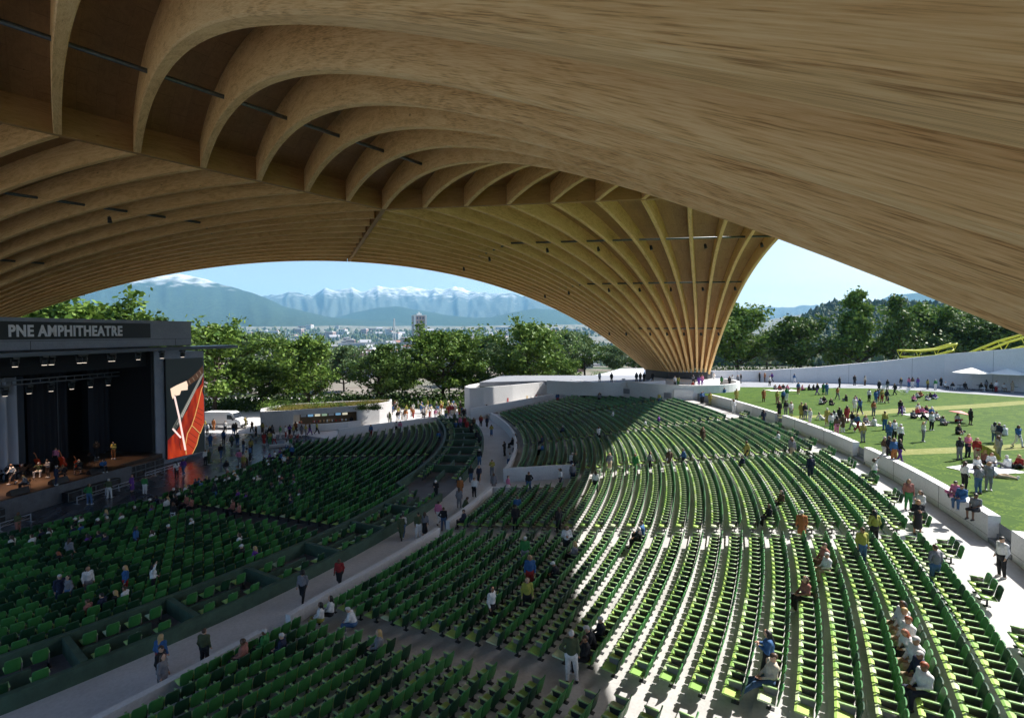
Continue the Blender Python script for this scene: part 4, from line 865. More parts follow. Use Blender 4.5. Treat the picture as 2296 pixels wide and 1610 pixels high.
# planting on the kiosk roof
gr = MB(); rn = random.Random(5)
for _ in range(5200):
    t = rn.random(); u = rn.random(); x = -36.2+15*t; y = 79.6+9.0*t*t*.85+u*(5.2 if t < .9 else 3); h = .35+.35*rn.random(); dx, dy = rn.gauss(0, .12), rn.gauss(0, .12)
    z = 2.75; a = rn.random()*6.28; wx, wy = cos(a)*.035, sin(a)*.035; o = len(gr.v); gr.v += [(x-wx, y-wy, z), (x+wx, y+wy, z), (x+dx, y+dy, z+h+.25)]; gr.f.append((o, o+1, o+2)); gr.m.append(0)
g = gr.build('roof_grass', leafmat('roof grass', (.16, .15, .04), (.28, .25, .08))); kind(g, 'stuff'); tag(g, 'dry yellowish grass growing on the kiosk roof', 'grass')
for i, (px, py, w, h) in enumerate(((602, 925, 2.6, 1.5), (640, 927, 2.0, 1.3), (712, 920, 3.4, 1.4), (760, 916, 2.0, 1.0), (812, 913, 1.6, .9), (838, 909, 1.4, .8), (1388, 845, 2.6, 2.0), (1342, 850, 3.0, 1.2))):
    b = MB(); rn = random.Random(40+i); Y = 82+py*0 if px < 1000 else 118; x = (px-CX)/F*(Y+1); base = 2.7 if px < 1000 else 4.5
    pts = []
    for _ in range(900): v = Vector((rn.gauss(0, .42), rn.gauss(0, .42), abs(rn.gauss(0, .5)))); pts.append(Vector((v.x*w*.8, v.y*w*.8, v.z*h)))
    leaves(b, pts, .11, rn); o = b.build('shrub', M_LEAF[1 if i % 2 else 0]); o.location = (x, Y+1.2, base)
    tag(o, ['rounded green shrub at the left end of the kiosk roof', 'second rounded shrub on the kiosk roof', 'widest shrub on the kiosk roof above the counter', 'low shrub on the kiosk roof right of the widest one', 'small shrub in the dry grass of the kiosk roof', 'small shrub near the right end of the kiosk roof', 'dark shrub left of the white membrane shelter', 'low shrub farther left of the white membrane shelter'][i], 'shrub')
# hedge / undergrowth mass behind the van and kiosk
b = MB(); rn = random.Random(9); pts = []
for _ in range(15000):
    t = rn.random(); x = -62+60*t; y = 97+14*rn.random()+6*t; pts.append(Vector((x, y, abs(rn.gauss(0, 1.1))*(.6+.8*vnoise(x*.3, y*.3, 4)))))
leaves(b, pts, .3, rn); o = b.build('undergrowth', M_LEAF[1]); kind(o, 'stuff'); tag(o, 'dark undergrowth beneath the row of trees behind the kiosk', 'undergrowth')
b = MB(); pts = []
for _ in range(9000):
    t = rn.random(); x = 36+75*t; y = 108+22*rn.random()-18*t; pts.append(Vector((x, y, 4.6+abs(rn.gauss(0, 1.6)))))
leaves(b, pts, .32, rn); o = b.build('undergrowth', M_LEAF[1]); kind(o, 'stuff'); tag(o, 'dark undergrowth behind the rising white boundary wall', 'undergrowth')
# ------------------------------------------------------------------ valley town: buildings, far woods
rn = random.Random(21)
def bld_mesh(kind_, wm, rm):
    b = MB()
    if kind_ == 'house':
        b.box((0, 0, .5), (1, 1, 1)); b.add([(-.55, -.55, 1), (.55, -.55, 1), (.55, .55, 1), (-.55, .55, 1), (-.55, 0, 1.55), (.55, 0, 1.55)], [(0, 1, 5, 4), (2, 3, 4, 5), (0, 4, 3), (1, 2, 5)], 1)
        for x in (-.28, .05, .3): b.box((x, -.505, .55), (.14, .02, .25), m=2)
    elif kind_ == 'shed':
        b.box((0, 0, .5), (1, 1, 1)); b.box((0, 0, 1.03), (1.03, 1.03, .06), m=1); b.box((0, -.505, .72), (.86, .02, .12), m=2)
        for x in (-.35, 0, .35): b.box((x, -.505, .25), (.12, .02, .5), m=2)
    else:
        b.box((0, 0, .5), (1, 1, 1)); b.box((0, 0, 1.02), (.9, .9, .04), m=1); b.box((.1, .1, 1.07), (.3, .3, .1), m=1)
        for k in range(5): b.box((0, -.503, .12+.18*k), (.86, .012, .09), m=2); b.box((.503, 0, .12+.18*k), (.012, .86, .09), m=2)
    return b.mesh(kind_, [wm, rm, MATS['city glass']])
mat('city glass', (.06, .08, .1), .2)
wms = [mat('plaster white', (.62, .62, .6), .8), mat('plaster cream', (.55, .5, .42), .8), mat('plaster grey', (.4, .42, .44), .8), mat('brick pink', (.42, .27, .22), .8)]
rms = [mat('roof grey', (.3, .3, .32), .8), mat('roof rust', (.35, .16, .11), .8), mat('roof pale', (.6, .6, .6), .8), mat('roof dark', (.12, .12, .13), .8)]
bm_ = [bld_mesh(k, wms[i % 4], rms[(i*3+1) % 4]) for i, k in enumerate(['house', 'house', 'shed', 'shed', 'block', 'house', 'shed', 'block'])]
nb = 0
for _ in range(4000):
    if nb >= 260: break
    px = rn.uniform(430, 1300); yv = rn.choice((rn.uniform(170, 420), rn.uniform(500, 1400), rn.uniform(1200, 3300), rn.uniform(2400, 4200))); x = (px-CX)/F*yv
    h0 = terr(x, yv); q = to_px(x, yv, h0)
    if not (705 < q[1] < 862): continue
    k = rn.randrange(8); me = bm_[k]; o = obj('town_building', me)
    s = (1 if yv < 500 else 1.9 if yv < 1500 else 3.4)
    w = rn.uniform(9, 16)*s; d = rn.uniform(8, 13)*s; hh = rn.uniform(4, 6)*s
    if me.name.startswith('shed'): w *= 2.2; d *= 1.4
    if me.name.startswith('block'): hh *= 1.9
    o.scale = (w, d, hh); o.location = (x, yv, h0-.8); o.rotation_euler = (0, 0, rn.uniform(-.5, .5)); nb += 1
    tag(o, 'small pale town building scattered through the hazy valley', 'building', 'town buildings in the valley')
# tower block
ty = 1500; tx = (940-CX)/F*ty; tz = terr(tx, ty)
tb_ = thing('tower_block', 'tall reddish tower block standing alone above the valley town', 'building', (tx, ty, tz-2), rad(22))
zt = CAMH+(YH-709)/F*ty-tz+2; w = 31
b = MB(); b.box((0, 0, zt/2), (w, w, zt)); b.build('wall', wms[3], tb_)
b = MB()
for sx in (-1, 1):
    for sy in (-1, 1): b.box((sx*w*.5, sy*w*.5, zt/2), (w*.16, w*.16, zt+.4))
b.build('corner_pier', wms[0], tb_)
b = MB(); b.box((0, 0, zt+1.4), (w*1.12, w*1.12, 2.8)); b.box((0, 0, zt+5), (w*.4, w*.4, 5)); b.box((0, 0, zt+9), (w*.16, w*.16, 5)); b.build('roof', wms[0], tb_)
b = MB()
for k in range(9):
    z = zt*(k+.5)/9
    for sx in (-.26, 0, .26): b.box((sx*w, -w*.505, z), (w*.14, .3, zt*.06)); b.box((-w*.505, sx*w, z), (.3, w*.14, zt*.06))
b.build('window', MATS['city glass'], tb_)
# lattice mast
my = 1250; mx_ = (884-CX)/F*my; mz = terr(mx_, my); b = MB(); zt = CAMH+(YH-714)/F*my-mz
for sx in (-1, 1):
    for sy in (-1, 1): b.tube([(sx*4.5, sy*4.5, 0), (sx*1, sy*1, zt)], .5, 4)
for k in range(8):
    z = zt*k/8; z2 = zt*(k+1)/8; r = 4.5-3.5*k/8; r2 = 4.5-3.5*(k+1)/8; b.tube([(-r, -r, z), (r2, -r2, z2)], .3, 4); b.tube([(r, -r, z), (-r2, -r2, z2)], .3, 4)
o = b.build('lattice_mast', wms[2]); o.location = (mx_, my, mz); tag(o, 'pale lattice mast left of the tower block in the valley', 'mast')
# woods: many small crowns on the terrain as one mass
def woods(name, n, fpos, lb, cols, seed):
    rn = random.Random(seed); ico = []
    base = [(0, 0, 1.25)]+[(cos(a)*.8, sin(a)*.8, .75) for a in (0, 1.57, 3.14, 4.71)]+[(cos(a)*1.0, sin(a)*1.0, .25) for a in (.6, 1.85, 3.1, 4.36, 5.6)]+[(0, 0, -.2)]
    fs = [(0, 1, 2), (0, 2, 3), (0, 3, 4), (0, 4, 1), (1, 5, 6, 2), (2, 6, 7, 3), (3, 7, 8, 4), (4, 8, 9, 1), (1, 9, 5), (5, 10, 6), (6, 10, 7), (7, 10, 8), (8, 10, 9), (9, 10, 5)]
    b = MB(); k = 0; tries = 0
    while k < n and tries < n*6:
        tries += 1; q = fpos(rn)
        if q is None: continue
        x, y, s = q; z = terr(x, y); r = s*rn.uniform(.7, 1.3); hh = r*rn.choice((1.1, 1.3, 1.9, 2.4)); a0 = rn.random()*6; o = len(b.v); c_, s_ = cos(a0), sin(a0)
        for v in base: j = 1+.22*rn.uniform(-1, 1); b.v.append((x+(v[0]*c_-v[1]*s_)*r*j, y+(v[0]*s_+v[1]*c_)*r*j, z+v[2]*hh*j))
        m_ = rn.randrange(len(cols))
        for f in fs: b.f.append(tuple(i+o for i in f)); b.m.append(m_)
        k += 1
    o = b.build(name, cols); kind(o, 'stuff'); tag(o, lb, 'woods'); return o
WC = [mat('wood crown a', (.045, .085, .03), .9, noise=.5, nscale=.8), mat('wood crown b', (.075, .12, .045), .9, noise=.5, nscale=.8), mat('wood crown c', (.11, .13, .05), .9, noise=.4, nscale=.8), mat('wood crown d', (.03, .06, .035), .9, noise=.4, nscale=.8)]
def fp(rn):
    y = 480*(8**rn.random()); px = rn.uniform(380, 1400); x = (px-CX)/F*y
    if fbm(x/(60+y*.09), y/(90+y*.12), 31) < .47 and y < 3200: return None
    return x, y, 3.2+y*.0016
woods('valley_woods', 9000, fp, 'hazy green woods scattered through the valley town', WC, 51)
def fh(rn):
    y = rn.uniform(330, 1500); px = rn.uniform(1560, 2700); x = (px-CX)/F*y
    return x, y, 4.2
woods('hillside_woods', 11000, fh, 'dense woods covering the hill behind the lawn', WC, 52)
# ------------------------------------------------------------------ people: bodies grown from tapered limbs as one smooth surface
def surface_net(f, org, h):
    ins = f < 0; sh = np.array(f.shape)-1; cnt = np.zeros(sh); acc = np.zeros((*sh, 3))
    idx = np.indices(f.shape)
    edges = [((0, 0, 0), 0), ((0, 1, 0), 0), ((0, 0, 1), 0), ((0, 1, 1), 0), ((0, 0, 0), 1), ((1, 0, 0), 1), ((0, 0, 1), 1), ((1, 0, 1), 1), ((0, 0, 0), 2), ((1, 0, 0), 2), ((0, 1, 0), 2), ((1, 1, 0), 2)]
    def sub(A, o): return A[o[0]:o[0]+sh[0], o[1]:o[1]+sh[1], o[2]:o[2]+sh[2]]
    for o, ax in edges:
        o2 = list(o); o2[ax] += 1; a, b = sub(f, o), sub(f, o2); c = (a < 0) != (b < 0); t = np.where(c, a/(a-b+1e-12), 0); cnt += c
        for k in range(3): acc[..., k] += np.where(c, o[k]+(t if k == ax else 0), 0)
    cell = cnt > 0; vid = -np.ones(sh, int); vid[cell] = np.arange(cell.sum()); ci = np.argwhere(cell)
    V = (ci+acc[cell]/cnt[cell][:, None])*h+org; Q = []
    for ax in range(3):
        u, w = (ax+1) % 3, (ax+2) % 3; n = f.shape
        sl = [slice(1, n[k]-1) for k in range(3)]; sl[ax] = slice(0, n[ax]-1); s2 = list(sl); s2[ax] = slice(1, n[ax])
        a, b = ins[tuple(sl)], ins[tuple(s2)]; c = np.argwhere(a != b); st = np.array([1, 1, 1]); st[ax] = 0; c = c+st
        if not len(c): continue
        eu = np.zeros(3, int); eu[u] = 1; ew = np.zeros(3, int); ew[w] = 1
        q = np.stack([vid[tuple((c-eu-ew).T)], vid[tuple((c-ew).T)], vid[tuple(c.T)], vid[tuple((c-eu).T)]], 1)
        flip = ~ins[tuple(c.T)]; q[flip] = q[flip][:, ::-1]; Q.append(q)
    return V, np.concatenate(Q)
def sdf(caps, h, k=.014):
    P = np.array([list(c[0])+list(c[1]) for c in caps]); R = max(max(c[2], c[3]) for c in caps)
    lo = np.minimum(P[:, :3], P[:, 3:]).min(0)-R-2.5*h; hi = np.maximum(P[:, :3], P[:, 3:]).max(0)+R+2.5*h
    n = np.ceil((hi-lo)/h).astype(int)+1; g = np.stack(np.meshgrid(*[lo[i]+h*np.arange(n[i]) for i in range(3)], indexing='ij'), -1).astype(np.float32)
    acc = np.zeros(n, np.float32)
    for a, b, r0, r1, *sc in caps:
        a = np.array(a, np.float32); b = np.array(b, np.float32); d = b-a; dd = float(d@d)+1e-9
        t = np.clip(((g-a)@d)/dd, 0, 1); q = g-a-t[..., None]*d
        if sc: q = q*np.array([1, sc[0], 1], np.float32)
        acc += np.exp(-np.clip((np.sqrt((q**2).sum(-1))-(r0+(r1-r0)*t))/k, -40, 60))
    return -k*np.log(acc+1e-30), lo
def skel(pose):
    """joint positions; person faces +Y, origin on the ground (or on the floor under the seat)"""
    J = dict(pel=(0, 0, .96), wst=(0, 0, 1.1), che=(0, .0, 1.32), nek=(0, -.005, 1.5), hd=(0, .02, 1.63), shL=(-.18, -.01, 1.43), shR=(.18, -.01, 1.43), elL=(-.235, -.04, 1.15), elR=(.235, -.04, 1.15), wrL=(-.24, .06, .93), wrR=(.24, .06, .93),
             hiL=(-.095, 0, .93), hiR=(.095, 0, .93), knL=(-.11, .02, .5), knR=(.11, .02, .5), anL=(-.12, -.02, .09), anR=(.12, -.02, .09))
    if pose == 'T': J.update(elL=(-.25, .02, 1.17), elR=(.25, .03, 1.18), wrL=(-.05, .26, 1.2), wrR=(.06, .28, 1.26), knR=(.12, .04, .5), hd=(0, .05, 1.62))
    if pose == 'H': J.update(elL=(-.33, -.1, 1.2), wrL=(-.17, .02, 1.0), hiR=(.1, .01, .93), knR=(.15, .06, .5), anR=(.19, .04, .09))
    if pose == 'W': J.update(knL=(-.1, .18, .52), anL=(-.1, .28, .12), knR=(.1, -.06, .5), anR=(.1, -.34, .16), elL=(-.22, -.14, 1.17), wrL=(-.2, -.1, .95), elR=(.22, .06, 1.17), wrR=(.2, .24, 1.0))
    if pose == 'A': J.update(elR=(.3, .08, 1.62), wrR=(.26, .16, 1.86), elL=(-.26, -.02, 1.17), wrL=(-.14, .18, 1.05))
    if pose == 'P': J.update(elR=(.43, .06, 1.44), wrR=(.68, .1, 1.5), knL=(-.12, .04, .5))
    if pose in 'IBVZ':
        dz = -.42; up = {'I': (.0, 0), 'B': (.2, -.06), 'V': (-.1, 0), 'Z': (.06, 0)}[pose]
        for k in ('wst', 'che', 'nek', 'hd', 'shL', 'shR'):
            x, y, z = J[k]; f = (z-.96)/.6; J[k] = (x, y+up[0]*f, z+dz+up[1]*f)
        J.update(pel=(0, 0, .54), hiL=(-.1, .03, .53), hiR=(.1, .03, .53), knL=(-.13, .45, .53), knR=(.13, .45, .53), anL=(-.14, .47, .1), anR=(.13, .43, .1))
        y = up[0]*.7; J.update(elL=(-.24, .04+y, .78), elR=(.24, .04+y, .78), wrL=(-.1, .3+y*.4, .66), wrR=(.08, .32+y*.4, .64))
        if pose == 'V': J.update(knL=(-.13, .5, .5), knR=(.13, .5, .47), anL=(-.12, .92, .22), anR=(.1, .88, .12))
        if pose == 'Z': J.update(elR=(.3, .16, .92), wrR=(.22, .46, .78), elL=(-.28, .12, .98), wrL=(-.14, .34, 1.12), knL=(-.24, .42, .52), knR=(.24, .42, .52), anL=(-.22, .42, .1), anR=(.24, .4, .1))
    if pose == 'G':
        for k in ('wst', 'che', 'nek', 'hd', 'shL', 'shR'): x, y, z = J[k]; f = (z-.96)/.6; J[k] = (x, y+.1*f, z-.84)
        J.update(pel=(0, 0, .12), hiL=(-.1, .04, .12), hiR=(.1, .04, .12), knL=(-.3, .36, .3), knR=(.3, .36, .28), anL=(.08, .46, .08), anR=(-.1, .4, .09), elL=(-.25, .1, .34), elR=(.25, .1, .34), wrL=(-.12, .34, .3), wrR=(.12, .34, .3))
    if pose == 'L':
        J.update(pel=(0, 0, .13), wst=(0, -.14, .2), che=(0, -.3, .38), nek=(0, -.4, .56), hd=(0, -.42, .7), shL=(-.18, -.37, .49), shR=(.18, -.37, .49), elL=(-.24, -.52, .28), elR=(.24, -.52, .28), wrL=(-.25, -.5, .06), wrR=(.25, -.5, .06), hiL=(-.09, .04, .12), hiR=(.09, .04, .12), knL=(-.12, .46, .2), knR=(.12, .46, .14), anL=(-.1, .88, .08), anR=(.12, .9, .08))
    return {k: np.array(v) for k, v in J.items()}
PM = {}
def person_meshes(pose, outfit, hair, near):
    key = (pose, outfit, hair, near)
    if key in PM: return PM[key]
    J = skel(pose); h = .023 if near else .034; fem = hair in 'lb' or outfit in 'ds'
    seat = pose in 'IBVZGL'; g = lambda a, b, t: J[a]*(1-t)+J[b]*t
    shw = .93 if fem else 1.0
    for s in 'LR': J['sh'+s] = J['sh'+s]*np.array([shw, 1, 1])
    sk_, top, bot, shoe, hr = [], [], [], [], []
    hd = J['hd']; nk = J['nek']; face = np.array([0, 1, 0.])
    up = (hd-nk)/np.linalg.norm(hd-nk)
    sk_ += [(hd-up*.05+face*.015, hd+up*.045, .075, .088), (nk-up*.05, hd-up*.07, .055, .05), (hd+face*.085-up*.012, hd+face*.098-up*.03, .014, .018), (hd-up*.085+face*.05, hd-up*.085+face*.055, .035, .03)]
    for s in (-1, 1): sk_.append((hd+np.array([s*.088, -.005, -.01]), hd+np.array([s*.088, -.01, .02]), .018, .02))
    tor = [(J['pel'], J['wst'], .145 if not fem else .15, .115 if fem else .13), (J['wst'], J['che'], .115 if fem else .13, .14 if fem else .155), (J['che'], nk-up*.04, .14, .075), (J['shL'], J['shR'], .068, .068), (g('pel', 'che', .5)+[-.05, 0, 0], g('pel', 'che', .5)+[.05, 0, 0], .11, .11)]
    if fem: tor.append((J['che']+[-.06, .07, .0], J['che']+[.06, .07, .0], .07, .07))
    arms = []; fa = []; legs = []; sh_ = []; hands = []
    for s in 'LR':
        arms.append((J['sh'+s], J['el'+s], .056, .043)); fa.append((J['el'+s], J['wr'+s], .041, .028))
        d = J['wr'+s]-J['el'+s]; d = d/np.linalg.norm(d); hands.append((J['wr'+s], J['wr'+s]+d*.08, .027, .034))
        legs += [(J['hi'+s], J['kn'+s], .092, .062), (J['kn'+s], J['an'+s], .058, .04)]
        v = J['an'+s]-J['kn'+s]; v = v/np.linalg.norm(v); fw = face-v*(face@v); fw = fw/(np.linalg.norm(fw)+1e-6)
        if pose in 'GL': fw = np.array([0, .5, .85])
        sh_ += [(J['an'+s]-fw*.05+v*.03, J['an'+s]+fw*.14+v*.045, .042, .036), (J['an'+s], J['an'+s]+v*.03, .045, .045)]
    body = sk_+tor+arms+fa+hands+legs+sh_
    e = .013
    infl = lambda L_, e=e: [(a, b, r0+e, r1+e) for a, b, r0, r1 in L_]
    longsl = outfit not in 'h' and not (fem and outfit == 'd' and hair == 'b')
    top = infl(tor)+infl(arms)+(infl(fa, e-.001) if longsl else [])
    hips = [(J['hiL'], J['hiR'], .1, .1), (J['pel'], J['pel'], .148, .148)]
    if outfit == 't' or outfit == 'c': bot = infl(legs[0:4], .016)+infl(hips, .014)
    elif outfit == 'h': bot = infl([legs[0], legs[2]], .022)+infl(hips, .014)
    elif outfit in 'sd':
        kl = (J['knL']+J['knR'])/2
        if not seat: bot = [(J['pel']+[0, 0, .05], kl+[0, 0, -.05], .145, .2), (J['pel'], J['pel'], .165, .165)]
        else: bot = infl([legs[0], legs[2]], .035)+[(J['hiL'], J['knR'], .11, .1), (J['hiR'], J['knL'], .11, .1)]+infl(hips, .02)
    if outfit == 'c':
        if not seat: top += [(J['pel']+[0, 0, .1], (J['knL']+J['knR'])/2+[0, 0, .12], .17, .2)]
        else: top += infl(hips, .03)
    if hair == 's': hr = [(hd+up*.045-face*.02, hd+up*.03-face*.035, .088, .09), (hd+up*.06+face*.03, hd+up*.06-face*.03, .07, .07)]
    elif hair in 'l': hr = [(hd+up*.045-face*.02, hd+up*.02-face*.035, .093, .095), (hd-face*.06, nk-face*.07-up*.16, .075, .05), (hd+[-.07, -.03, 0], nk+[-.1, -.02, -.08], .045, .03), (hd+[.07, -.03, 0], nk+[.1, -.02, -.08], .045, .03)]
    elif hair == 'b': hr = [(hd+up*.045-face*.02, hd+up*.02-face*.035, .09, .092), (hd+up*.06-face*.1, hd+up*.07-face*.11, .045, .045)]
    elif hair == 'a': hr = [(hd+up*.05-face*.03, hd+up*.05-face*.03, .15, .15)]
    elif hair == 'c': hr = [(hd+up*.055-face*.01, hd+up*.05-face*.02, .098, .1), (hd+up*.04+face*.06, hd+up*.035+face*.12, .05, .03)]
    shoe = infl(sh_, .006)
    def msh(caps, nm, mats, k=.014, region=None):
        f, lo = sdf(caps, h, k); V, Q = surface_net(f, lo, h)
        b = MB(); b.v = [tuple(v) for v in V]; b.f = [tuple(q) for q in Q]; b.m = [0]*len(Q)
        if region is not None:
            cen = V[Q].mean(1); best = np.full(len(Q), 1e9); lab = np.zeros(len(Q), int)
            for L_, i in region:
                for a, bb, r0, r1 in L_:
                    a = np.array(a); d = np.array(bb)-a; t = np.clip((cen-a)@d/(d@d+1e-9), 0, 1); dist = np.linalg.norm(cen-a-t[:, None]*d, axis=1)-(r0+(r1-r0)*t); m_ = dist < best; best[m_] = dist[m_]; lab[m_] = i
            b.m = lab.tolist()
        return b, V
    if near:
        b, _ = msh(body, 'body', None)
        # fingers and thumb: short bent tapering tubes leaving the palm
        for i, s in enumerate('LR'):
            d = J['wr'+s]-J['el'+s]; d = d/np.linalg.norm(d); sd2 = np.cross(d, [0, 0, 1.]) if abs(d[2]) < .9 else np.array([0, 1., 0]); sd2 = sd2/np.linalg.norm(sd2); pn = np.cross(d, sd2)
            if pn[1] < 0: pn = -pn
            base = J['wr'+s]+d*.085
            for k in range(4):
                ln = (.062, .072, .068, .052)[k]; p0 = base+sd2*(-.026+.0175*k); p1 = p0+d*ln*.55+pn*.008; p2 = p1+d*ln*.4+pn*.025; b.tube([p0-d*.02, p1, p2], [.0095, .0088, .007], 5)
            p0 = J['wr'+s]+d*.04+sd2*-.03; b.tube([p0, p0+d*.03-sd2*.028+pn*.012, p0+d*.055-sd2*.03+pn*.03], [.012, .0105, .008], 5)
        R_ = [('body', b.mesh('body', [None], True))]
        for nm, caps, kk in (('top', top, .02), ('trousers' if outfit in 'tch' else 'skirt', bot, .02), ('hair' if hair != 'c' else 'hat', hr, .012)):
            bb, _ = msh(caps, nm, None, kk); R_.append((nm, bb.mesh(nm, [None], True)))
        for q_ in (0, 1): bb, _ = msh(shoe[2*q_:2*q_+2], 'shoe', None, .01); R_.append(('shoe', bb.mesh('shoe', [None], True)))
    else:
        allc = body+top+bot+shoe+hr
        reg = [(sk_+fa+hands+legs, 0), ([(a, b_, r0+.004, r1+.004) for a, b_, r0, r1 in top], 1), ([(a, b_, r0+.004, r1+.004) for a, b_, r0, r1 in bot], 2), (shoe, 3), (hr, 4)]
        b, _ = msh(allc, 'person', None, .014, reg); R_ = [('person', b.mesh('person', [None]*5, True))]
    PM[key] = R_; return R_
COL = dict(w=((.72, .71, .70), 'white'), k=((.012, .012, .015), 'black'), g=((.2, .2, .22), 'grey'), n=((.012, .018, .05), 'navy'), b=((.03, .11, .28), 'blue'), r=((.30, .02, .02), 'red'), m=((.6, .18, .32), 'pink'), y=((.34, .29, .06), 'mustard'),
           o=((.35, .12, .03), 'rust'), p=((.14, .04, .28), 'purple'), e=((.03, .2, .05), 'green'), t=((.42, .33, .22), 'beige'), d=((.06, .13, .26), 'denim'), c=((.6, .54, .42), 'cream'), f=((.1, .055, .03), 'brown'), v=((.07, .09, .04), 'olive'), q=((.32, .13, .10), 'terracotta'), x=((.36, .36, .06), 'yellow'))
CM = {k: mat('cloth '+v[1], v[0], .85, noise=.25, nscale=14) for k, v in COL.items()}
SKIN = [mat('skin light', (.52, .31, .21), .55), mat('skin tan', (.36, .19, .11), .55), mat('skin brown', (.14, .065, .035), .5)]
HAIR = [mat('hair black', (.01, .009, .008), .5), mat('hair brown', (.06, .03, .015), .5), mat('hair blond', (.42, .27, .11), .5), mat('hair grey', (.5, .48, .46), .6), mat('hair red', (.25, .06, .02), .5)]
HN = ['black', 'brown', 'blond', 'grey', 'red']; SHOE = [mat('shoe dark', (.02, .02, .02), .6), mat('shoe white', (.65, .65, .65), .6)]
PN = {'S': 'standing', 'T': 'holding a phone', 'H': 'standing hand on hip', 'W': 'walking', 'A': 'raising an arm', 'P': 'pointing', 'I': 'sitting', 'B': 'sitting bent forward', 'V': 'sitting with legs stretched out', 'Z': 'seated playing', 'G': 'sitting on the ground', 'L': 'reclining'}
ON = {'t': 'trousers', 's': 'skirt', 'd': 'dress', 'h': 'shorts', 'c': 'trousers'}
PEOPLE = []
def zone_h(zone, x, y):
    R, a = topol(x, y)
    if zone == 'lawn': return LAWN
    if zone == 'wall': return HW+1.32
    if zone == 'walk': return .7
    if zone == 'ring': return 5.95
    if zone == 'stage': return 1.6
    if zone == 'plaza': return 0
    if zone == 'right': return HW
    if zone == 'upper':
        if R < 71: return .72
        return hU(min(R, 96.6))
    if zone == 'lower': return .72 if R > 62.9 else hL(R)+.01
    return 0
def place(px, py, zone, pose):
    sit = .44 if pose in 'IBVZ' else (.1 if pose in 'G' and zone in ('lawn',) else 0)
    if zone == 'wall': sit = 0
    h = {'upper': 3.0, 'lower': .3}.get(zone, None)
    if h is None: h = zone_h(zone, 0, 0)
    for _ in range(30):
        x, y = at(px, py, h+sit); h2 = zone_h(zone, x, y); h = h+(h2-h)*.5
    x, y = at(px, py, h2+sit)
    return x, y, h2
PD = {'lawn': 'on the lawn', 'wall': 'on top of the pale lawn wall', 'walk': 'on the curved walkway', 'ring': 'on the round terrace by the timber leg', 'stage': 'on the stage', 'plaza': 'on the plaza', 'right': 'on the lawn-side walkway', 'upper': 'among the upper seats', 'lower': 'among the lower seats', 'far': 'in front of the boundary wall'}
def people(zone, ox, oy, sc, data, desc=None):
    for it in data.replace('\n', ',').split(','):
        it = it.split()
        if not it: continue
        x, y = float(it[0]), float(it[1]); code = it[2]; face = float(it[3]) if len(it) > 3 else 270
        PEOPLE.append([ox+x*sc, oy+y*sc, zone if zone != 'far' else 'lawn', code, face, desc or PD[zone]])
# code = pose outfit hair top bottom [hair colour 0-4]
z7 = (1722.2, 956.8, .25); z6 = (1722.2, 628, .25); z5 = (1315.6, 628, .25); z4 = (897, 807.3, .25); z1 = (0, 688, .25); z2 = (0, 957, .25); q3 = (0, 805, .5); q4 = (1148, 805, .5); y1 = (1614.6, 1315.6, .15635); y5 = (358.8, 897, .15635); y3 = (0, 1255.8, .18238)
people('lawn', *z7, '''1038 295 Wtsfw3 120,1085 300 Stskk 0,1125 330 Stlbo2 180,1175 325 Wtlkp 90,1715 300 Htskg 0,1790 275 Ttlmn2 180,1870 312 Stlrt 200,2060 300 Stlgg 0,1760 566 Stlwk 90,1882 606 Htsgd 0,1975 570 Stlgg 200
1865 365 Gtlwk 180,1930 312 Gtlqk 90,1995 335 Gtlwg 200,2060 455 Ltbwt 120,2155 362 Gtcwg 0,2265 360 Gtlrk 270''')
people('wall', *z7, '''1692 628 Gtsmm 250,1738 668 Itsbd 255,1862 752 Ihsgk 250''')
people('right', *z7, '''2092 1352 Stswk 270,950 520 Atawe 120,1256 745 Stlqe0 200,1338 965 Tdlkk 200,1368 860 Ttlwk 270,378 482 Stsnn 0''')
people('upper', *z7, '''298 1045 Sccof 20,948 1075 Htlxk 0,838 1250 Stsxd 180,1492 1440 Htsgd1 0,215 295 Ssbgt 200''')
people('upper', *z7, '''480 1290 Itswt3 270,440 1215 Itsqf 270,330 1545 Itlqk1 270,50 830 Itlkk 270,75 690 Itlfk 270''')
people('upper', *y1, '''690 1420 Tslbk0 300,890 1440 Vtscd1 270''')
people('upper', *q4, '''1755 1205 Itlwt0 270,1785 1230 Itswt2 270,1800 1280 Itswt4 270,1815 1325 Btlwk4 270,1835 1385 Itswt3 270,1880 1450 Itsnt3 270,1935 1525 Itswn4 270
265 1452 Htsvw3 10,325 1345 Itskk 270,338 1290 Btskk 270,385 1250 Itskk3 270,68 1150 Stlxk1 180,80 1040 Stlbr2 180,58 935 Stceg 0,235 985 Btckk 270,245 890 Ttlwk 180,280 890 Itlgk2 300,15 770 Stskk 0,208 780 Stlkk 330
598 800 Itsbk 300,590 825 Itskk 300,375 600 Stlwk1 0,437 508 Wtlgt2 200,552 512 Ssbee 200,618 505 Wtlgk 90,705 495 Scsfw 0,768 490 Wtsbk 270,1052 455 Wcsyk 270,1035 480 Itsnk 270,1252 445 Wslgk 180,855 385 Sslff 180,388 372 Wtlwk 160
600 302 Itlwt 300,655 285 Itspk 300,1200 368 Itlww 300,440 262 Itswk 300,240 330 Itsnk 300,145 378 Itsnk 300,270 500 Stswn 180,285 500 Stlvk 180,272 560 Stsgn 180,217 585 Phlwn0 270,75 600 Htskd 180,855 200 Stsbk 180
660 206 Wtsyb 0,850 202 Ttsbk 180,888 208 Stsyy 180,992 240 Atsww 120,1128 296 Sdlnn 180,205 195 Stlbr 200,328 190 Stlof 200,391 200 Stsgk 200,300 190 Stskw 180''')
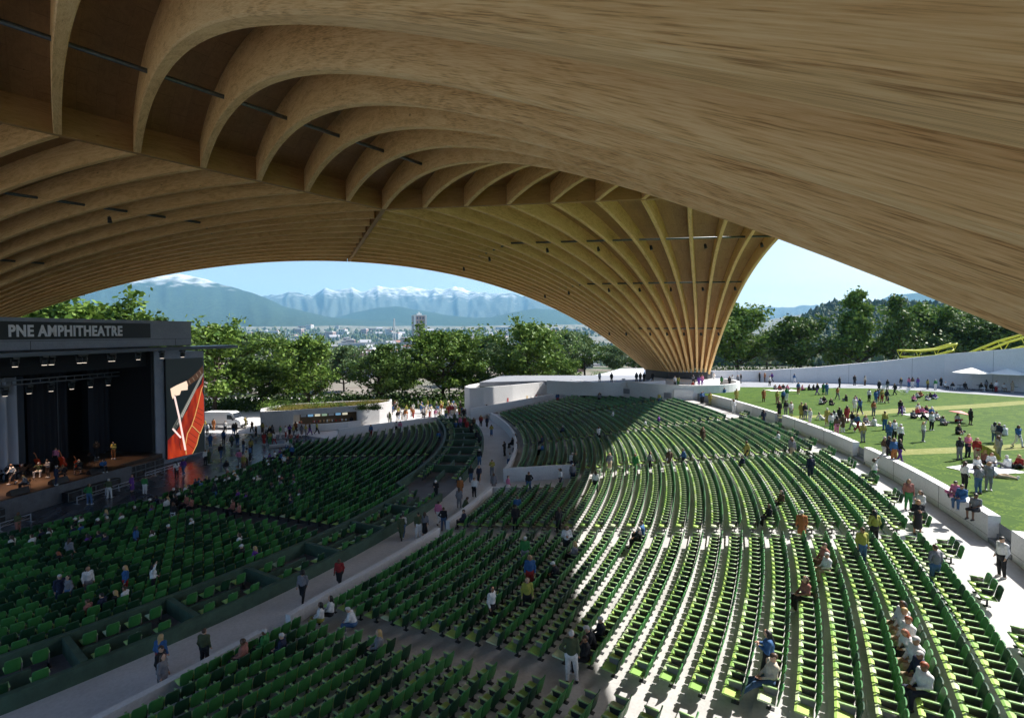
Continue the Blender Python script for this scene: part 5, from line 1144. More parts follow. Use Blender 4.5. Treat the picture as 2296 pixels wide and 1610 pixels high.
people('upper', *z4, '''1070 1330 Itsbk 0,1300 820 Itlbk 300,1010 760 Itskk 300,1050 800 Itlgk 300,1005 900 Btswb 300,1040 720 Itsnk 300''')
people('upper', *y3, '')
people('walk', *z4, '''712 948 Stskd 0,635 1105 Wtskd 0,708 1108 Wslnk 180,825 1045 Ttsyg 180,540 1238 Scsof3 0,840 1192 Sslgg1 180,968 1212 Wtsmw 90,1160 1205 Stskd 270,530 1335 Stlgg 0,575 1320 Btsvv 90,665 1235 Stswk 200,345 1475 Wtsmw 20
390 1530 Htskd 0,165 1598 Htsvw 150,222 1590 Sslgk1 0,25 1598 Wtswd 0,10 1612 Wcsvv 0,322 1255 Ttckk3 200,820 688 Tslyd1 180,780 612 Wslnk 180,715 795 Wtlkk 0,690 748 Stskk 180,640 682 Stlkk 180,600 650 Sslrr 180,582 610 Stlrk 180
540 612 Stlmd 180,490 572 Stsvv 0,572 528 Stskk 0,662 622 Stsfk 180,725 600 Stlrk 0,740 520 Stlkk 0,765 482 Stlyy 180,412 532 Stsxd 0,938 858 Ttskk 300,1018 452 Stlfw 180,985 452 Stlfk 180,778 490 Stlrk 0,345 700 Itsbk 0,500 600 Btlbk 0''')
people('lawn', *z5, '''1410 1 Stlkk''') if False else None
people('upper', *z4, '''1410 392 Ttsbr 180,1605 362 Stswk 180,1655 372 Ttsok 180,1682 372 Ttsyk 180,1790 380 Stskg 180''', 'along the top of the far seats')
people('plaza', *y5, '''240 1112 Ttlwk 300,338 1080 Wtlpd2 180,652 930 Stswk 120,705 925 Stlvv 200,872 845 Wtskd 0,722 680 Stlbb 180,912 622 Stlbk 0,1028 690 Wtsvk 0,1110 655 Stlvb 0,1195 745 Ttskd 90,1305 755 Stlyk 0,1140 945 Htsmg 0,1245 885 Stlww 0,1200 1005 Stlyq 180,952 1095 Wtskg 0
1378 545 Wslkk 270,1320 470 Wtlfk 300,1222 400 Stlyy 0,935 470 Ttswk 0,1055 500 Stskd 0,1088 490 Stlkk 0,770 435 Stsoo 0,678 500 Stlwk 0,635 440 Stlyw 180,1470 485 Sslyf 0,1530 528 Ttlwk 180,1578 545 Stlkk 0,1612 530 Stlgk 0,1492 648 Sslrr1 0
1640 635 Wtlwr0 300,1575 640 Ttlye 180,1728 552 Stlew 90,1803 542 Stlwr 90,1860 525 Tslpk 0,1915 525 Stsyg 90,1968 590 Wtlwr 0,1876 660 Ttsqe 180,1945 480 Stlok 0,2032 522 Wslgg 0,2090 522 Ttlyg 90,2148 500 Wtlkp 90,2250 488 Wtlxk 90''')
people('plaza', 418.6, 598, .25, '''1480 1440 Stskp 0,1595 1422 Stsew 0,1640 1412 Stskk 0,1672 1412 Stsvk 0,1690 1412 Scsvk 0,1725 1410 Ssbrk 180,1755 1400 Stskk 180,1790 1398 Stlkk 0,1820 1395 Stsvv 0,1890 1388 Stlkw 0,1955 1370 Stlkk 180''', 'beside the low wall by the kiosk')
people('lower', 418.6, 598, .25, '''1652 1530 Stlbr2 180,1880 1490 Sslwk 180,1915 1492 Stsmw 0''', 'on the strip beyond the far end of the lower seats')
people('lower', *y5, '''75 1545 Itlwk 265,180 1405 Itckk 265,255 1395 Itswk 265,392 1362 Itlwk 265,512 1265 Itsnk 265,562 1285 Itsbk 265,612 1255 Itsbk 265,690 1215 Itlkk 300,795 1215 Itswk 265,962 1225 Itlwk 265,925 1205 Itswk 265,1125 1215 Itswk3 265
1095 1130 Itswk2 265,972 1110 Itsqk 265,1122 1060 Itsgk 265,1050 1170 Itlkw 265,832 1330 Itlwk 265,1292 1235 Itckk 265,1362 1215 Itsck 265,1445 1205 Itlck 265,1595 1120 Itlkw 265,1682 1200 Itsqk 265,1742 1215 Itckk 265,1805 1265 Btsgk 265
1862 1255 Itlgk1 265,1632 1320 Itlwk 265,1540 1320 Itskk 265,1182 1455 Itlpk 265,425 1520 Itsqk 265,1080 1598 Itsqk 265,1505 785 Btswg 265,1612 835 Itswk 265,1708 850 Itsbk 265,1712 690 Itlkq 265,1555 660 Itlkw 265,1830 690 Itskk 265
1390 870 Itspk 265,1352 905 Itsnk 265,1290 880 Stsbk 265,1780 1005 Ttlwk 200,1840 1045 Ttbkk 200,2000 1060 Stsvg 200,2055 1435 Itlwk 265,1992 1425 Itlkk 265,1912 1490 Itsnk 265,1880 1555 Itsnk 265,1980 1195 Itsnk 265,1640 790 Itlck 265,1450 800 Itspk 265
1895 860 Stsbn 0,1820 760 Stlwb 0,1600 940 Itlwk 265,1530 985 Itlwk 265,1340 1090 Itskk 265,1240 950 Stlcf 200,1215 1070 Itlck 240,785 1470 Stlkb0 0,255 1450 Itsnk 265,175 1500 Itlkk 265,470 1350 Itskk 265''')
people('lower', *z2, '''112 1098 Itlwk1 265,302 1098 Itswk 265,372 1030 Itsnk 265,442 1010 Itlwk1 265,648 990 Itsnk 265,668 910 Itckk 265,752 915 Itswk 265,722 975 Itsbk 265,868 928 Itckk 265,945 905 Itsvk 265,968 850 Itlgk2 265,1075 872 Itswk 265
862 1040 Itsnk 265,775 1068 Itlpk 265,962 1085 Itsnk 265,1235 815 Itskk 265,1328 730 Itckw 265,1332 795 Itlpk 265,1400 715 Itsnk 265,1497 720 Itlwk 265,1680 612 Itlwk 265,1698 722 Itsqk 265,1722 925 Itswg3 265,2112 775 Itsqk 265,2170 665 Itspk 265
1398 1050 Itlwk1 265,1512 990 Itckk 265,2190 1085 Itlwk1 265,2185 1190 Itckk 265,2280 1200 Itlpk 265,540 1220 Btlkk4 265,1550 700 Itskk 265,1590 660 Itswk 265,1760 660 Itskk 265''')
people('lower', *z2, '''628 1240 Sdlgg 0,1222 1130 Stlbk 60,1558 885 Stlkw 180''')
people('lower', *y3, '''742 575 Scsnd 120,850 575 Stlgd 200,1088 470 Stlwg1 120,1550 460 Stlbr2 230,1888 440 Atlwk0 60,1048 660 Itsqk 265,1230 610 Itsnk 265,1385 545 Itlkk 265,1535 525 Itswk 265''')
people('plaza', *z2, '''162 970 Ttlvq 90,800 697 Htsed 0,978 640 Htsvw 0,1185 592 Sslpp 90,1300 608 Stsew 0''')
people('walk', *y3, '''1985 1420 Stlbr2 0,1985 1590 Stskk 90''')
people('walk', *y3, '''2008 1690 Stlgg 90''')
people('walk', *q3, '''918 1385 Stsvk1 0,1358 1095 Wtagk 180,1522 1028 Wtsrk 180''')
people('upper', *q3, '''1445 1175 Itlwx0 265,1490 1150 Itlwk0 265,1592 1195 Btswd 265,1090 1355 Itsqk 265,1185 1305 Itsek 265,1275 1325 Itsnk 265,1732 1330 Itlgk2 265,2205 1195 Htlwk0 120,2068 730 Itsnk 265''')
people('stage', *z1, '''110 1590 Wslwk 200,505 1600 Ttsnn 60,352 1478 Ztsvw3 160,432 1528 Ttsgf 200,868 1350 Ttsfk 140,1020 1362 Ttsyo 180,240 1590 Btlgk2 240,570 1500 Ztskk 160,712 1450 Zslkk 160,920 1440 Btsbk 120,205 1490 Ztskk3 170,60 1500 Ztlkk 160,100 1500 Ztskk 160,502 1420 Stsmk 170,20 1470 Stsgw 120''')
people('lawn', *z6, '''235 925 Wtlbw 90,337 915 Wslgt 270,640 965 Stskk 90,775 945 Stskk 180,868 945 Stlcf 90,1190 968 Stlkg 0,1262 962 Stlmb 0,1295 965 Htsfw 0,1342 965 Stlpb 0,1430 982 Stlyk 90,1500 985 Stsew 0,1550 962 Sslkk 180,2115 975 Itswt 200
1590 958 Itlwk 180,1655 962 Itlkw 180,1725 960 Stswd 90,1765 962 Itskk 200,1838 968 Stsyd 180,1910 972 Itskw 90,1955 995 Stlgf 0,2000 972 Itskk 180,2045 1005 Htlwr 180,2080 985 Stsdd 0,2190 1008 Sdltt 180,2240 972 Itskk 200''', 'on the grey paving before the boundary wall')
people('lawn', *z6, '''82 1112 Stlxq 180,135 1105 Stsbk 0,165 1085 Stsew 0,100 1222 Ssbkk 200,158 1215 Stskg 0,205 1232 Shlwg 180,297 1246 Scsyv 180,332 1250 Stlkg 180,375 1310 Phlww 270,270 1022 Stlbr 180,440 1032 Wtlkp 270,495 1025 Ssbee 0,525 1030 Stlbb 180,622 1072 Wtlog 180
465 1110 Gtswk 90,500 1095 Gtlkk 200,560 1115 Gtlkk 180,705 1078 Gtlkk 270,780 1088 Gtlpk 180,775 1182 Hhlww 180,822 1205 Wtlbn 0,905 1092 Stswk 180,965 1102 Stlbb 180,1020 1097 Stlyr 180,985 1090 Stlbr 0,1065 1105 Wslnn 90,995 1000 Stskk 0
1070 988 Stskg 0,1135 1032 Wtskk 270,1185 1215 Wtlkp 200,1220 1185 Gtlww 270,945 1218 Stlog 180,955 1300 Gtsww 0,1045 1345 Stsyb 0,528 1310 Scsyt 0,565 1358 Stlwe 180,590 1335 Stlww 0,615 1392 Stlfm 0,638 1290 Stskk 0,668 1365 Scsfw 0,705 1280 Stlrr 0
752 1340 Wtskg 270,800 1362 Wtlbr2 90,868 1280 Gtlgk 180,850 1456 Stlyg2 0,492 1255 Ltsww 90,1300 1080 Gtlmk 180,1330 1052 Gtlwk 90,1362 1040 Gtsor 200,1420 1072 Gtsgw 180,1462 1060 Gtskk 270,1492 1060 Gtspw 200,1292 1230 Gtsgk 180
1340 1165 Gtlwm 180,1378 1195 Gtlmr 200,1330 1200 Gtlrk 90,1412 1185 Gtlkm 180,1460 1200 Gtcbk 180,1502 1245 Gtswk 180,1560 1290 Gslgg 180,1430 1255 Ltlkk 120,1465 1348 Stlwk0 180,1690 1262 Gtlwr 180,1815 1300 Shlkk1 90,1700 1370 Gslkk 180
2030 1455 Stlwd 60,2070 1465 Stsng 270,2130 1385 Gtcww 0,2240 1500 Wtlbw0 180,1085 1460 Stlbd 0,1130 1440 Stlwk 180,1185 1480 Stcwk 180,1390 1450 Atlwg 120,60 978 Gtlgk 180,100 982 Gtlrk 180,135 976 Gtlkk 200,170 982 Gtlmk 180,302 985 Gtlmk 90,362 982 Gtskk 90,402 982 Gtskk 90''')
people('lawn', *z5, '''1140 922 Ttsww 180,1200 902 Stlyk 180,1226 905 Stlmk 180,1332 900 Stsok 180,1382 925 Stlkg 270,1305 940 Stlwk 180,1355 940 Stlgk 180,1342 1096 Scsyv 180,1550 912 Stlkk 90,1596 915 Stlof 270,1640 950 Stlwk 180,1660 915 Wtlpk 270,1586 1092 Scsof 180''')
people('right', *z5, '''1235 1068 Wtsbw 180,1105 1122 Stsyy 180,1030 1108 Ttsbk 180,1318 1200 Atlww 180,1585 1305 Tdlnn 0''')
people('ring', *z5, '''480 918 Stlkk 0,446 918 Stskk 0,514 920 Stskk 0,222 920 Stskk 180,115 915 Stlwk 180,790 958 Stlwk 180,820 955 Stlye 0,955 940 Wtsgk 180,1005 955 Stlpp 0,1035 945 Stlmp 180,950 958 Gtlrk 180,1280 958 Scskk 180,1208 950 Stlev 0,590 915 Stskk 0''')
def psize(p):
    x, y, h = place(p[0], p[1], p[2], p[3][0]); return -sqrt(x*x+y*y+(CAMH-h)**2)
info = []
for p in PEOPLE:
    x, y, h = place(p[0], p[1], p[2], p[3][0]); info.append((sqrt(x*x+y*y+(CAMH-h)**2), x, y, h, p))
info.sort(key=lambda q: q[0])
print('people', len(info))
rn = random.Random(77)
labels = []
def plabel(p):
    c = p[3]; hc = int(c[5]) if len(c) > 5 else None
    t, b_ = COL[c[3]][1], COL[c[4]][1]; o = c[1]
    if o == 'd': w = t+' dress'
    elif o == 'c': w = 'long '+t+' coat'
    else: w = t+' top and '+b_+' '+ON[o]
    s = 'person in '+w
    if c[2] == 'c': s += ' and cap'
    elif c[2] == 'a': s += ' with afro hair'
    elif hc is not None and c[2] in 'slb': s += (' with long ' if c[2] == 'l' else ' with ')+HN[hc]+' hair'
    return s+' '+PN[c[0]]+' '+p[5]
pl = [plabel(q[4]) for q in info[:300]]
from collections import defaultdict
grp = defaultdict(list)
for i, l in enumerate(pl): grp[l].append(i)
onum = ['first', 'second', 'third', 'fourth', 'fifth', 'sixth', 'seventh', 'eighth', 'ninth', 'tenth', 'eleventh', 'twelfth']
for l, ids in grp.items():
    if len(ids) > 1:
        ids.sort(key=lambda i: info[i][4][0])
        for n_, i in enumerate(ids): pl[i] = (onum[n_] if n_ < 12 else 'last')+' from left: '+l
pl = [' '.join(l.split()[:16]) for l in pl]
stuffB = []
def cloth(p, r):
    c = p[3]; hc = int(c[5]) if len(c) > 5 else (r.choice((0, 0, 1, 1, 2)) if c[2] in 'lb' else r.choice((0, 0, 1, 1, 3)))
    sk2 = SKIN[r.choice((0, 0, 1, 1, 2))]; hm_ = (CM['w'] if c[2] == 'c' else HAIR[hc]); bt = CM[c[4]] if c[1] != 'd' else CM[c[3]]
    return sk2, CM[c[3]], bt, SHOE[r.random() < .4], hm_
SEATHEAD = True
for i, (dist, x, y, h, p) in enumerate(info):
    c = p[3]; near_ = dist < 47 and p[2] != 'stage'; r = random.Random(int(p[0]*7+p[1]*13)); face = -rad(p[4]); pose = c[0]; z = h
    if pose in 'IBV' and p[2] in ('upper', 'lower'):
        R, a = topol(x, y)
        if p[2] == 'upper' and R > 70.9: R2 = R0U+PU*round((R-R0U-.42)/PU)+.42; R2 = max(R0U+.42, R2); z = hU(R2)
        elif R < 62.9: R2 = R0L+PL*round((R-R0L-.35)/PL)+.35; R2 = max(R0L+.35, R2); z = hL(R2-.2)+.01
        else: R2 = R
        x, y = pol(R2-.03, a); z -= .0
    if p[2] == 'wall': z = HW+1.32-(.43 if pose == 'I' else .02)
    sc = r.uniform(.955, 1.03)
    if pose == 'I' and p[2] == 'lawn':   # sitters at the tables: a plain bench carries them
        pass
    ms = person_meshes(pose, c[1], c[2], near_); mats = cloth(p, r)
    if i < 300:
        if near_:
            o = obj('person', ms[0][1], None, (x, y, z), face); o.scale = (sc,)*3; o.material_slots[0].link = 'OBJECT'; o.material_slots[0].material = mats[0]
            for (nm, me), m_ in zip(ms[1:], (mats[1], mats[2], mats[4], mats[3], mats[3])):
                q = obj(nm, me, o); q.material_slots[0].link = 'OBJECT'; q.material_slots[0].material = m_
        else:
            o = obj('person', ms[0][1], None, (x, y, z), face); o.scale = (sc,)*3
            for k_, m_ in enumerate(mats): o.material_slots[k_].link = 'OBJECT'; o.material_slots[k_].material = m_
        tag(o, pl[i], 'person', 'people attending the concert')
    else: stuffB.append((x, y, z, face, sc, ms, mats))
# the dense crowd on the pavement behind the kiosk, one mass
for k_ in range(75):
    px = rn.uniform(858, 1046); py = rn.uniform(913, 940)-.02*(px-858); x, y = at(px, py+4, 0)
    c = rn.choice(['Stl', 'Sts', 'Wtl', 'Ssb', 'Tts', 'Scs'])+rn.choice('wwkyrmbgocx')+rn.choice('kkdrwt'); r = random.Random(k_)
    stuffB.append((x, y, 0, rn.random()*6.28, r.uniform(.95, 1.03), person_meshes(c[0], c[1], c[2], False), cloth([0, 0, 0, c, 0, ''], r)))
cb = MB(); mlist = []
for x, y, z, f_, sc, ms, mats in stuffB:
    me = ms[0][1]; n = len(me.vertices); co = np.empty(n*3, np.float32); me.vertices.foreach_get('co', co); co = co.reshape(-1, 3)*sc; a, b_ = cos(f_), sin(f_)
    V2 = np.stack([co[:, 0]*a-co[:, 1]*b_+x, co[:, 0]*b_+co[:, 1]*a+y, co[:, 2]+z], 1); idx = []
    for m_ in mats:
        if m_ not in mlist: mlist.append(m_)
        idx.append(mlist.index(m_))
    o_ = len(cb.v); cb.v += [tuple(v) for v in V2.tolist()]
    for pg in me.polygons: cb.f.append(tuple(v+o_ for v in pg.vertices)); cb.m.append(idx[min(pg.material_index, len(idx)-1)])
o = cb.build('crowd', mlist, smooth=True); kind(o, 'stuff'); tag(o, 'dense crowd of small figures standing on the sunlit pavement beyond the kiosk', 'crowd')
# ------------------------------------------------------------------ instruments, chairs and stands on the stage
M_CEL = mat('cello varnish', (.5, .045, .012), .3); M_NECK = mat('cello neck', (.5, .16, .06), .4)
def cello(x, y, z, rz, s, lb, lean=.25):
    t = thing('cello' if s < 1.2 else 'double_bass', lb, 'instrument', (x, y, z), rz, 'string instruments on stage')
    prof = [(0, .0), (.03, .14), (.12, .215), (.24, .2), (.32, .135), (.42, .13), (.5, .165), (.6, .175), (.68, .13), (.72, .04)]
    b = MB(); n = len(prof)
    for d in (-.06, .06):
        for zz, w in prof: b.v += [(-w*s, d*s+lean*-zz*s, (.2+zz)*s), (w*s, d*s+lean*-zz*s, (.2+zz)*s)]
    for i in range(n-1):
        a = 2*i; b.f += [(a, a+1, a+3, a+2), (2*n+a, 2*n+a+2, 2*n+a+3, 2*n+a+1), (a, a+2, 2*n+a+2, 2*n+a), (a+1, 2*n+a+1, 2*n+a+3, a+3)]; b.m += [0]*4
    b.build('body', M_CEL, t); b = MB(); b.tube([(0, (.06-lean*.4)*s, .6*s), (0, (.03-lean*.95)*s, 1.2*s), (0, (-.02-lean*1.1)*s, 1.34*s)], [.03*s, .024*s, .035*s], 6); b.build('neck', M_NECK, t)
    b = MB(); b.tube([(0, 0, .0), (0, 0, .24*s)], .008, 5); b.build('endpin', M_BLACK, t)
    b = MB(); b.tube([(-.35*s, .14, .62*s), (.3*s, .12, .5*s)], .008, 4); b.build('bow', M_NECK, t)
def on_stage(px, py): x, y = at(px, py, 1.6); return x, y, 1.6
for zx, zy, s, lb, rz in ((378, 1470, 1.45, 'tall red double bass left of the plaid shirted player', rad(-20)), (590, 1450, 1.45, 'tall red double bass leaning left in the middle of the stage', rad(-10)), (712, 1462, 1.1, 'red cello held by the seated player at centre', rad(-20)), (190, 1495, 1.1, 'red cello lying low among the seated players', rad(20)), (60, 1520, 1.1, 'red cello at the left edge of the stage', rad(0)), (110, 1530, 1.0, 'small red cello beside the white shirted conductor', rad(30))):
    x, y, z = on_stage(zx*.25, 688+zy*.25); cello(x+.1, y-.3, z, rz+rad(10), s, lb, .25 if s < 1.3 else .32)
for k_, (zx, zy) in enumerate(((145, 1530), (210, 1560), (300, 1560), (265, 1530), (800, 1420), (45, 1560), (130, 1590))):
    x, y, z = on_stage(zx*.25, 688+zy*.25); t = thing('music_stand', 'black music stand with pale sheet music on the stage', 'music stand', (x, y, z), rad(200+20*k_), 'music stands on stage')
    b = MB(); b.tube([(0, 0, .02), (0, 0, .95)], .012, 5)
    for a in (0, 2.1, 4.2): b.tube([(0, 0, .2), (.28*cos(a), .28*sin(a), 0)], .01, 4)
    b.build('stand', M_BLACK, t); b = MB(); b.add([(-.25, -.05, .95), (.25, -.05, .95), (.25, .1, 1.25), (-.25, .1, 1.25)], [(0, 1, 2, 3)]); b.build('desk', M_BLACK, t); b = MB(); b.add([(-.22, -.06, .97), (.22, -.06, .97), (.22, .08, 1.23), (-.22, .08, 1.23)], [(0, 1, 2, 3)]); b.build('sheet_music', mat('paper', (.8, .8, .8), .8), t)
def chair(x, y, z, rz, lb, grp, m):
    t = thing('chair', lb, 'chair', (x, y, z), rz, grp); b = MB(); b.box((0, 0, .43), (.42, .42, .04)); b.build('seat', m, t); b = MB(); b.box((0, -.2, .72), (.4, .03, .28)); b.build('backrest', m, t)
    for sx in (-1, 1):
        for sy in (-1, 1): b = MB(); b.tube([(sx*.18, sy*.18, .42), (sx*.2, sy*.2, 0)], .014, 5); b.build('leg', m, t)
for q in info:
    p = q[4]
    if p[2] == 'stage' and p[3][0] in 'ZB': chair(q[1], q[2], 1.6, -rad(p[4]), 'black chair under a seated musician', 'musicians chairs', M_BLACK)
    if p[2] == 'lawn' and p[3][0] == 'I': chair(q[1], q[2], LAWN, -rad(p[4]), 'dark cafe chair under a sitter below the white umbrellas', 'cafe chairs', M_SP)
chair(*on_stage(215, 1046), 1.0, 'empty black chair on the stage', 'musicians chairs', M_BLACK)
# ------------------------------------------------------------------ van
vx, vy = at(497, 962, 0); van = thing('parked_van', 'white high-roofed delivery van parked behind the LED screen', 'van', (vx, vy+1.0, 0), rad(-6))
M_VAN = mat('van white', (.75, .76, .78), .25); M_TYRE = mat('tyre', (.015, .015, .015), .8); M_GL = mat('dark glass', (.01, .012, .015), .08)
b = MB(); prof = [(-3.1, .45), (-3.12, 2.3), (-2.9, 2.55), (1.35, 2.6), (1.75, 2.45), (2.25, 1.62), (3.0, 1.35), (3.2, 1.0), (3.2, .4), (-3.1, .4)]; n = len(prof)
for s_ in (-1, 1):
    for x, z in prof: b.v.append((x, s_*(.98 if z < 1.6 else .9), z))
b.f.append(tuple(range(n))); b.f.append(tuple(range(2*n-1, n-1, -1)))
for i in range(n): b.f.append((i, n+i, n+(i+1) % n, (i+1) % n))
b.m = [0]*len(b.f); b.build('body', M_VAN, van)
for s_ in (-1, 1):
    b = MB(); y = s_*.985; b.add([(.95, y*.99, 1.5), (1.95, y*.99, 1.52), (1.6, y*.935, 2.2), (.95, y*.925, 2.2)], [(0, 1, 2, 3)] if s_ < 0 else [(3, 2, 1, 0)]); b.build('side_window', M_GL, van)
    b = MB(); b.box((2.05, s_*1.15, 1.55), (.15, .22, .3)); b.build('mirror', M_BLACK, van)
    b = MB(); b.box((3.05, s_*.8, 1.0), (.3, .25, .22)); b.build('headlight', mat('headlight', (.6, .62, .65), .15), van)
    b = MB(); b.box((0, s_*.992, .75), (5.6, .02, .08)); b.build('side_trim', M_BLACK, van)
    for x in (-2.0, 2.2):
        w = MB(); w.tube([(x, s_*.78, .36), (x, s_*1.0, .36)], .36, 20); ww = w.build('wheel', M_TYRE, van); w = MB(); w.tube([(x, s_*.99, .36), (x, s_*1.01, .36)], .2, 14); w.build('rim', mat('rim', (.35, .36, .38), .3, metal=.8), ww)
b = MB(); b.add([(1.8, -.85, 2.38), (1.8, .85, 2.38), (2.26, .9, 1.66), (2.26, -.9, 1.66)], [(0, 3, 2, 1)]); b.v = [(v[0]+.03, v[1], v[2]+.02) for v in b.v]; b.build('windscreen', M_GL, van)
b = MB(); b.box((3.18, 0, .55), (.12, 1.9, .28)); b.build('bumper', M_SP, van)
# ------------------------------------------------------------------ umbrellas, parasols, blankets, bicycle
M_CAN = mat('umbrella cloth', (.75, .75, .70), .8)
for k_, (px, py, lb) in enumerate(((2177, 874, 'white market umbrella, left one before the boundary wall'), (2259, 878, 'white market umbrella, right one before the boundary wall'), (2345, 884, 'white market umbrella beyond the right edge'))):
    x, y = at(px, py, LAWN); t = thing('market_umbrella', lb, 'umbrella', (x, y, LAWN), 0, 'market umbrellas'); b = MB(); b.tube([(0, 0, 0), (0, 0, 3.4)], .05, 8); b.build('pole', M_WALL, t)
    b = MB(); n = 8; b.v = [(0, 0, 3.55)]+[(2.5*cos(2*pi*i/n+.39), 2.5*sin(2*pi*i/n+.39), 2.75) for i in range(n)]+[(0, 0, 3.5)]+[(2.46*cos(2*pi*i/n+.39), 2.46*sin(2*pi*i/n+.39), 2.68) for i in range(n)]
    b.f = [(0, 1+i, 1+(i+1) % n) for i in range(n)]+[(n+1, n+2+(i+1) % n, n+2+i) for i in range(n)]+[(1+i, n+2+i, n+2+(i+1) % n, 1+(i+1) % n) for i in range(n)]; b.m = [0]*len(b.f); b.build('canopy', M_CAN, t)
    b = MB(); [b.tube([(0, 0, 2.7), (1.5*cos(2*pi*i/n+.39), 1.5*sin(2*pi*i/n+.39), 3.05)], .015, 4) for i in range(n)]; b.build('struts', M_WALL, t); b = MB(); b.box((0, 0, .04), (.7, .7, .08)); b.build('base', M_SP, t)
    for sx in (-1.5, 1.6):
        tt = thing('cafe_table', 'small dark cafe table under a white umbrella', 'table', (x+sx, y+.3, LAWN), 0, 'cafe tables'); b = MB(); b.tube([(0, 0, .7), (0, 0, .74)], .4, 16); b.build('tabletop', M_SP, tt); b = MB(); b.tube([(0, 0, 0), (0, 0, .7)], .03, 6); b.tube([(0, 0, 0), (0, 0, .03)], .22, 12); b.build('leg', M_SP, tt)
def parasol(px, py, col, lb, tilt, hgt=1.15, r_=.95):
    x, y = at(px, py, LAWN); t = thing('parasol', lb, 'parasol', (x, y, LAWN+.05), 0); n = 8; M = Matrix.Rotation(tilt, 3, 'Y'); b = MB(); top = Vector((0, 0, hgt))
    rim = [top+M @ Vector((r_*cos(2*pi*i/n), r_*sin(2*pi*i/n), -.28)) for i in range(n)]; ap = top; lo = [q-M @ Vector((0, 0, .02)) for q in rim]
    b.v = [tuple(ap)]+[tuple(q) for q in rim]+[tuple(ap-Vector((0, 0, .03)))]+[tuple(q) for q in lo]; b.f = [(0, 1+i, 1+(i+1) % n) for i in range(n)]+[(n+1, n+2+(i+1) % n, n+2+i) for i in range(n)]; b.m = [0]*len(b.f); b.build('canopy', mat(lb, col, .7), t)
    b = MB(); b.tube([ap+M @ Vector((0, 0, .08)), ap-M @ Vector((0, 0, 1.0))], .013, 5); b.build('pole', M_SP, t)
parasol(*[z6[0]+1725*.25, z6[1]+1275*.25], (.62, .16, .14), 'coral pink parasol held low on the lawn', rad(12)); parasol(*[z7[0]+1975*.25, z7[1]+315*.25], (.65, .62, .16), 'yellow parasol tilted over the picnic group', rad(40), .95)
for k_, (px, py, w, d, a, col, lb) in enumerate(((z6[0]+125*.25, z6[1]+990*.25, 4.6, 2.2, .1, (.7, .68, .64), 'white picnic blanket at the far left of the lawn'), (z6[0]+1370*.25, z6[1]+1212*.25, 3.2, 2.2, .3, (.72, .7, .68), 'white picnic blanket below the busy picnic group'), (z6[0]+880*.25, z6[1]+1295*.25, 2.4, 1.6, -.2, (.7, .7, .72), 'pale blanket beside the person crouching'), (z7[0]+1900*.25, z7[1]+385*.25, 3.1, 2.3, .35, (.72, .72, .76), 'large white picnic blanket nearest the camera'), (z7[0]+2130*.25, z7[1]+395*.25, 1.6, 1.4, .2, (.7, .7, .72), 'small white blanket right of the large one'), (z6[0]+680*.25, z6[1]+1255*.25, 2.4, 1.2, .2, (.75, .74, .72), 'white folding table top cloth among the standing group'))):
    x, y = at(px, py, LAWN); b = MB(); n = 10
    for i in range(n+1):
        for j in range(n+1): u, v = (i/n-.5)*w, (j/n-.5)*d; b.v.append((u*cos(a)-v*sin(a), u*sin(a)+v*cos(a), .02+.02*sin(u*5)*cos(v*4)+(.01*random.random())))
    for i in range(n):
        for j in range(n): q = i*(n+1)+j; b.f.append((q, q+n+1, q+n+2, q+1)); b.m.append(0)
    o = b.build('picnic_blanket', mat(lb, col, .9), smooth=True); o.location = (x, y, LAWN+.012); tag(o, lb, 'blanket')
# folding loungers on the lawn
for k_, (px, py) in enumerate(((z6[0]+1165*.25, z6[1]+1005*.25), (z6[0]+1235*.25, z6[1]+1025*.25), (z6[0]+1030*.25, z6[1]+1000*.25))):
    x, y = at(px, py, LAWN); t = thing('deck_chair', ['white deck chair, middle one on the lawn edge', 'white deck chair, right one on the lawn edge', 'white deck chair, left one on the lawn edge'][k_], 'deck chair', (x, y, LAWN), .6*k_-.5, 'white deck chairs')
    b = MB(); [b.tube([(-.5, s_*.28, .02), (.55, s_*.28, .95)], .02, 5) for s_ in (-1, 1)]; [b.tube([(.5, s_*.24, .02), (-.45, s_*.24, .5)], .02, 5) for s_ in (-1, 1)]; b.build('frame', M_WALL, t)
    b = MB(); b.add([(-.42, -.26, .45), (-.42, .26, .45), (.05, .26, .28), (.05, -.26, .28), (.55, .26, .95), (.55, -.26, .95)], [(0, 3, 2, 1), (3, 5, 4, 2)]); b.build('sling', M_CAN, t)
# bicycle beside the man in navy
x, y = at(z7[0]+365*.25, z7[1]+480*.25, HW); t = thing('bicycle', 'dark bicycle standing beside the person by the lawn wall', 'bicycle', (x-.35, y+.1, HW), rad(75))
for xx in (-.52, .52):
    b = MB(); b.tube([(xx+.33*cos(a), 0, .34+.33*sin(a)) for a in np.linspace(0, 2*pi, 25)], .018, 6, cap=False)
    for a in np.linspace(0, pi, 6): b.tube([(xx+.32*cos(a), 0, .34+.32*sin(a)), (xx-.32*cos(a), 0, .34-.32*sin(a))], .004, 3)
    b.build('wheel', M_TYRE, t)
b = MB(); [b.tube(q, .018, 6) for q in ([(-.52, 0, .34), (-.05, 0, .3), (.38, 0, .78), (-.15, 0, .78), (-.05, 0, .3)], [(-.52, 0, .34), (-.15, 0, .78)], [(.52, 0, .34), (.38, 0, .78), (.34, 0, .98)])]; b.build('frame', M_SP, t); b = MB(); b.tube([(.34, -.25, .99), (.34, .25, .99)], .015, 6); b.build('handlebar', M_SP, t); b = MB(); b.box((-.18, 0, .88), (.24, .12, .05)); b.tube([(-.16, 0, .78), (-.17, 0, .87)], .014, 5); b.build('saddle', M_BLACK, t)
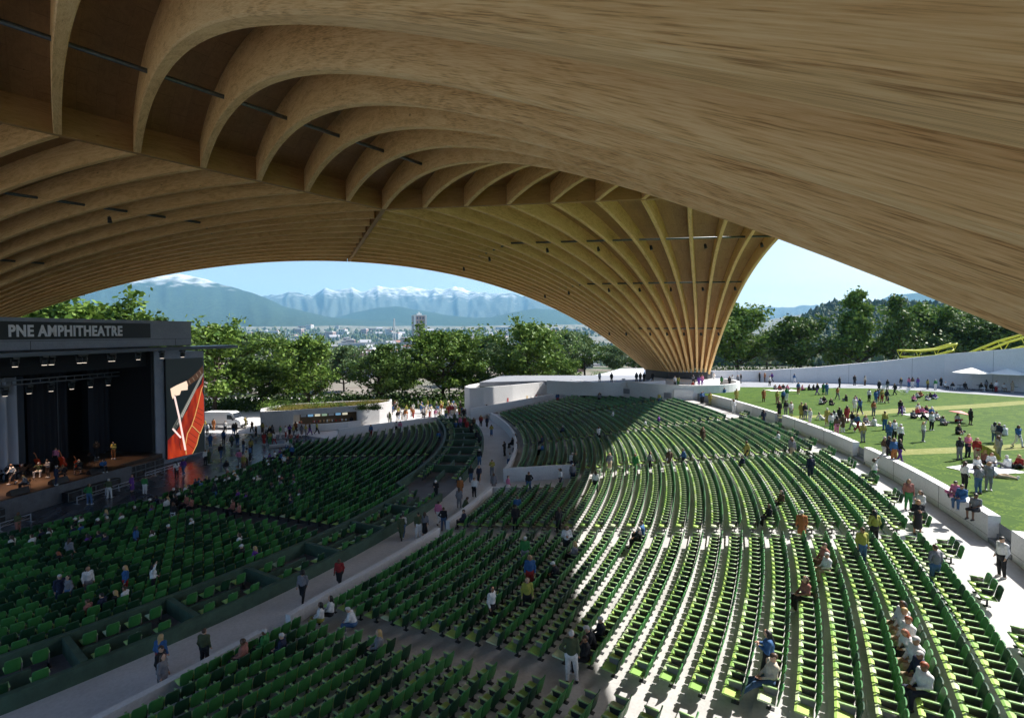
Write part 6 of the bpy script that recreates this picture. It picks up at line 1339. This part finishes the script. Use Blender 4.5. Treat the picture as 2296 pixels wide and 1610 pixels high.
# ------------------------------------------------------------------ yellow coaster track behind the wall
M_YEL = mat('coaster yellow', (.5, .52, .04), .5)
def track(name, pts, lb, w=1.1, dp=1.2):
    t = thing(name, lb, 'roller coaster', pts[0]); P = [Vector(p)-Vector(pts[0]) for p in pts]; Q = []
    for i in range(len(P)-1):
        for k in range(6): Q.append(P[i].lerp(P[i+1], k/6))
    Q.append(P[-1])
    for s_ in (-1, 1):
        b = MB(); b.tube([q+Vector((0, s_*w/2, 0)) for q in Q], .2, 8); b.build('rail', M_YEL, t, smooth=True)
    b = MB(); b.tube([q-Vector((0, 0, dp)) for q in Q], .22, 8); b.build('spine', M_YEL, t, smooth=True)
    b = MB()
    for i in range(0, len(Q), 6):
        q = Q[i]; [b.tube([q+Vector((0, s_*w/2, 0)), q-Vector((0, 0, dp))], .07, 5) for s_ in (-1, 1)]; b.tube([q+Vector((0, -w/2, 0)), q+Vector((0, w/2, 0))], .07, 5)
    b.build('cross_tie', M_YEL, t)
    b = MB()
    for q in (Q[len(Q)//4], Q[3*len(Q)//4]): b.tube([(q.x, q.y, -pts[0][2]+4.6), (q.x, q.y, q.z-dp)], .3, 10)
    b.build('support_column', M_YEL, t)
def tp(px, py, Y): return ((px-CX)/F*Y, Y, CAMH+(YH-py)/F*Y)
track('coaster_track', [tp(2018, 786, 102), tp(2060, 787, 101), tp(2100, 783, 100), tp(2140, 771, 99)], 'short yellow coaster track piece rising among the trees', 1.4, 1.2)
track('coaster_track', [tp(2175, 797, 94), tp(2210, 782, 92.5), tp(2250, 766, 91), tp(2300, 752, 89.5), tp(2380, 738, 88)], 'long yellow coaster track climbing to the right above the boundary wall', 2.2, 1.8)
# ------------------------------------------------------------------ haze
b = MB(); b.box((0, 3500, 500), (26000, 19000, 1120)); hz = b.build('haze', None); hz.data.materials.clear()
hm = bpy.data.materials.new('haze'); hm.use_nodes = True; n = hm.node_tree; n.nodes.clear(); pv = n.nodes.new('ShaderNodeVolumePrincipled'); ou = n.nodes.new('ShaderNodeOutputMaterial')
pv.inputs['Color'].default_value = (.30, .66, 1, 1); pv.inputs['Density'].default_value = 5.2e-5; pv.inputs['Anisotropy'].default_value = 0; n.links.new(pv.outputs[0], ou.inputs['Volume']); hz.data.materials.append(hm)
kind(hz, 'stuff'); tag(hz, 'pale blue haze over the valley and mountains', 'haze')
hz.location.z = 0
S.cycles.use_denoising = True
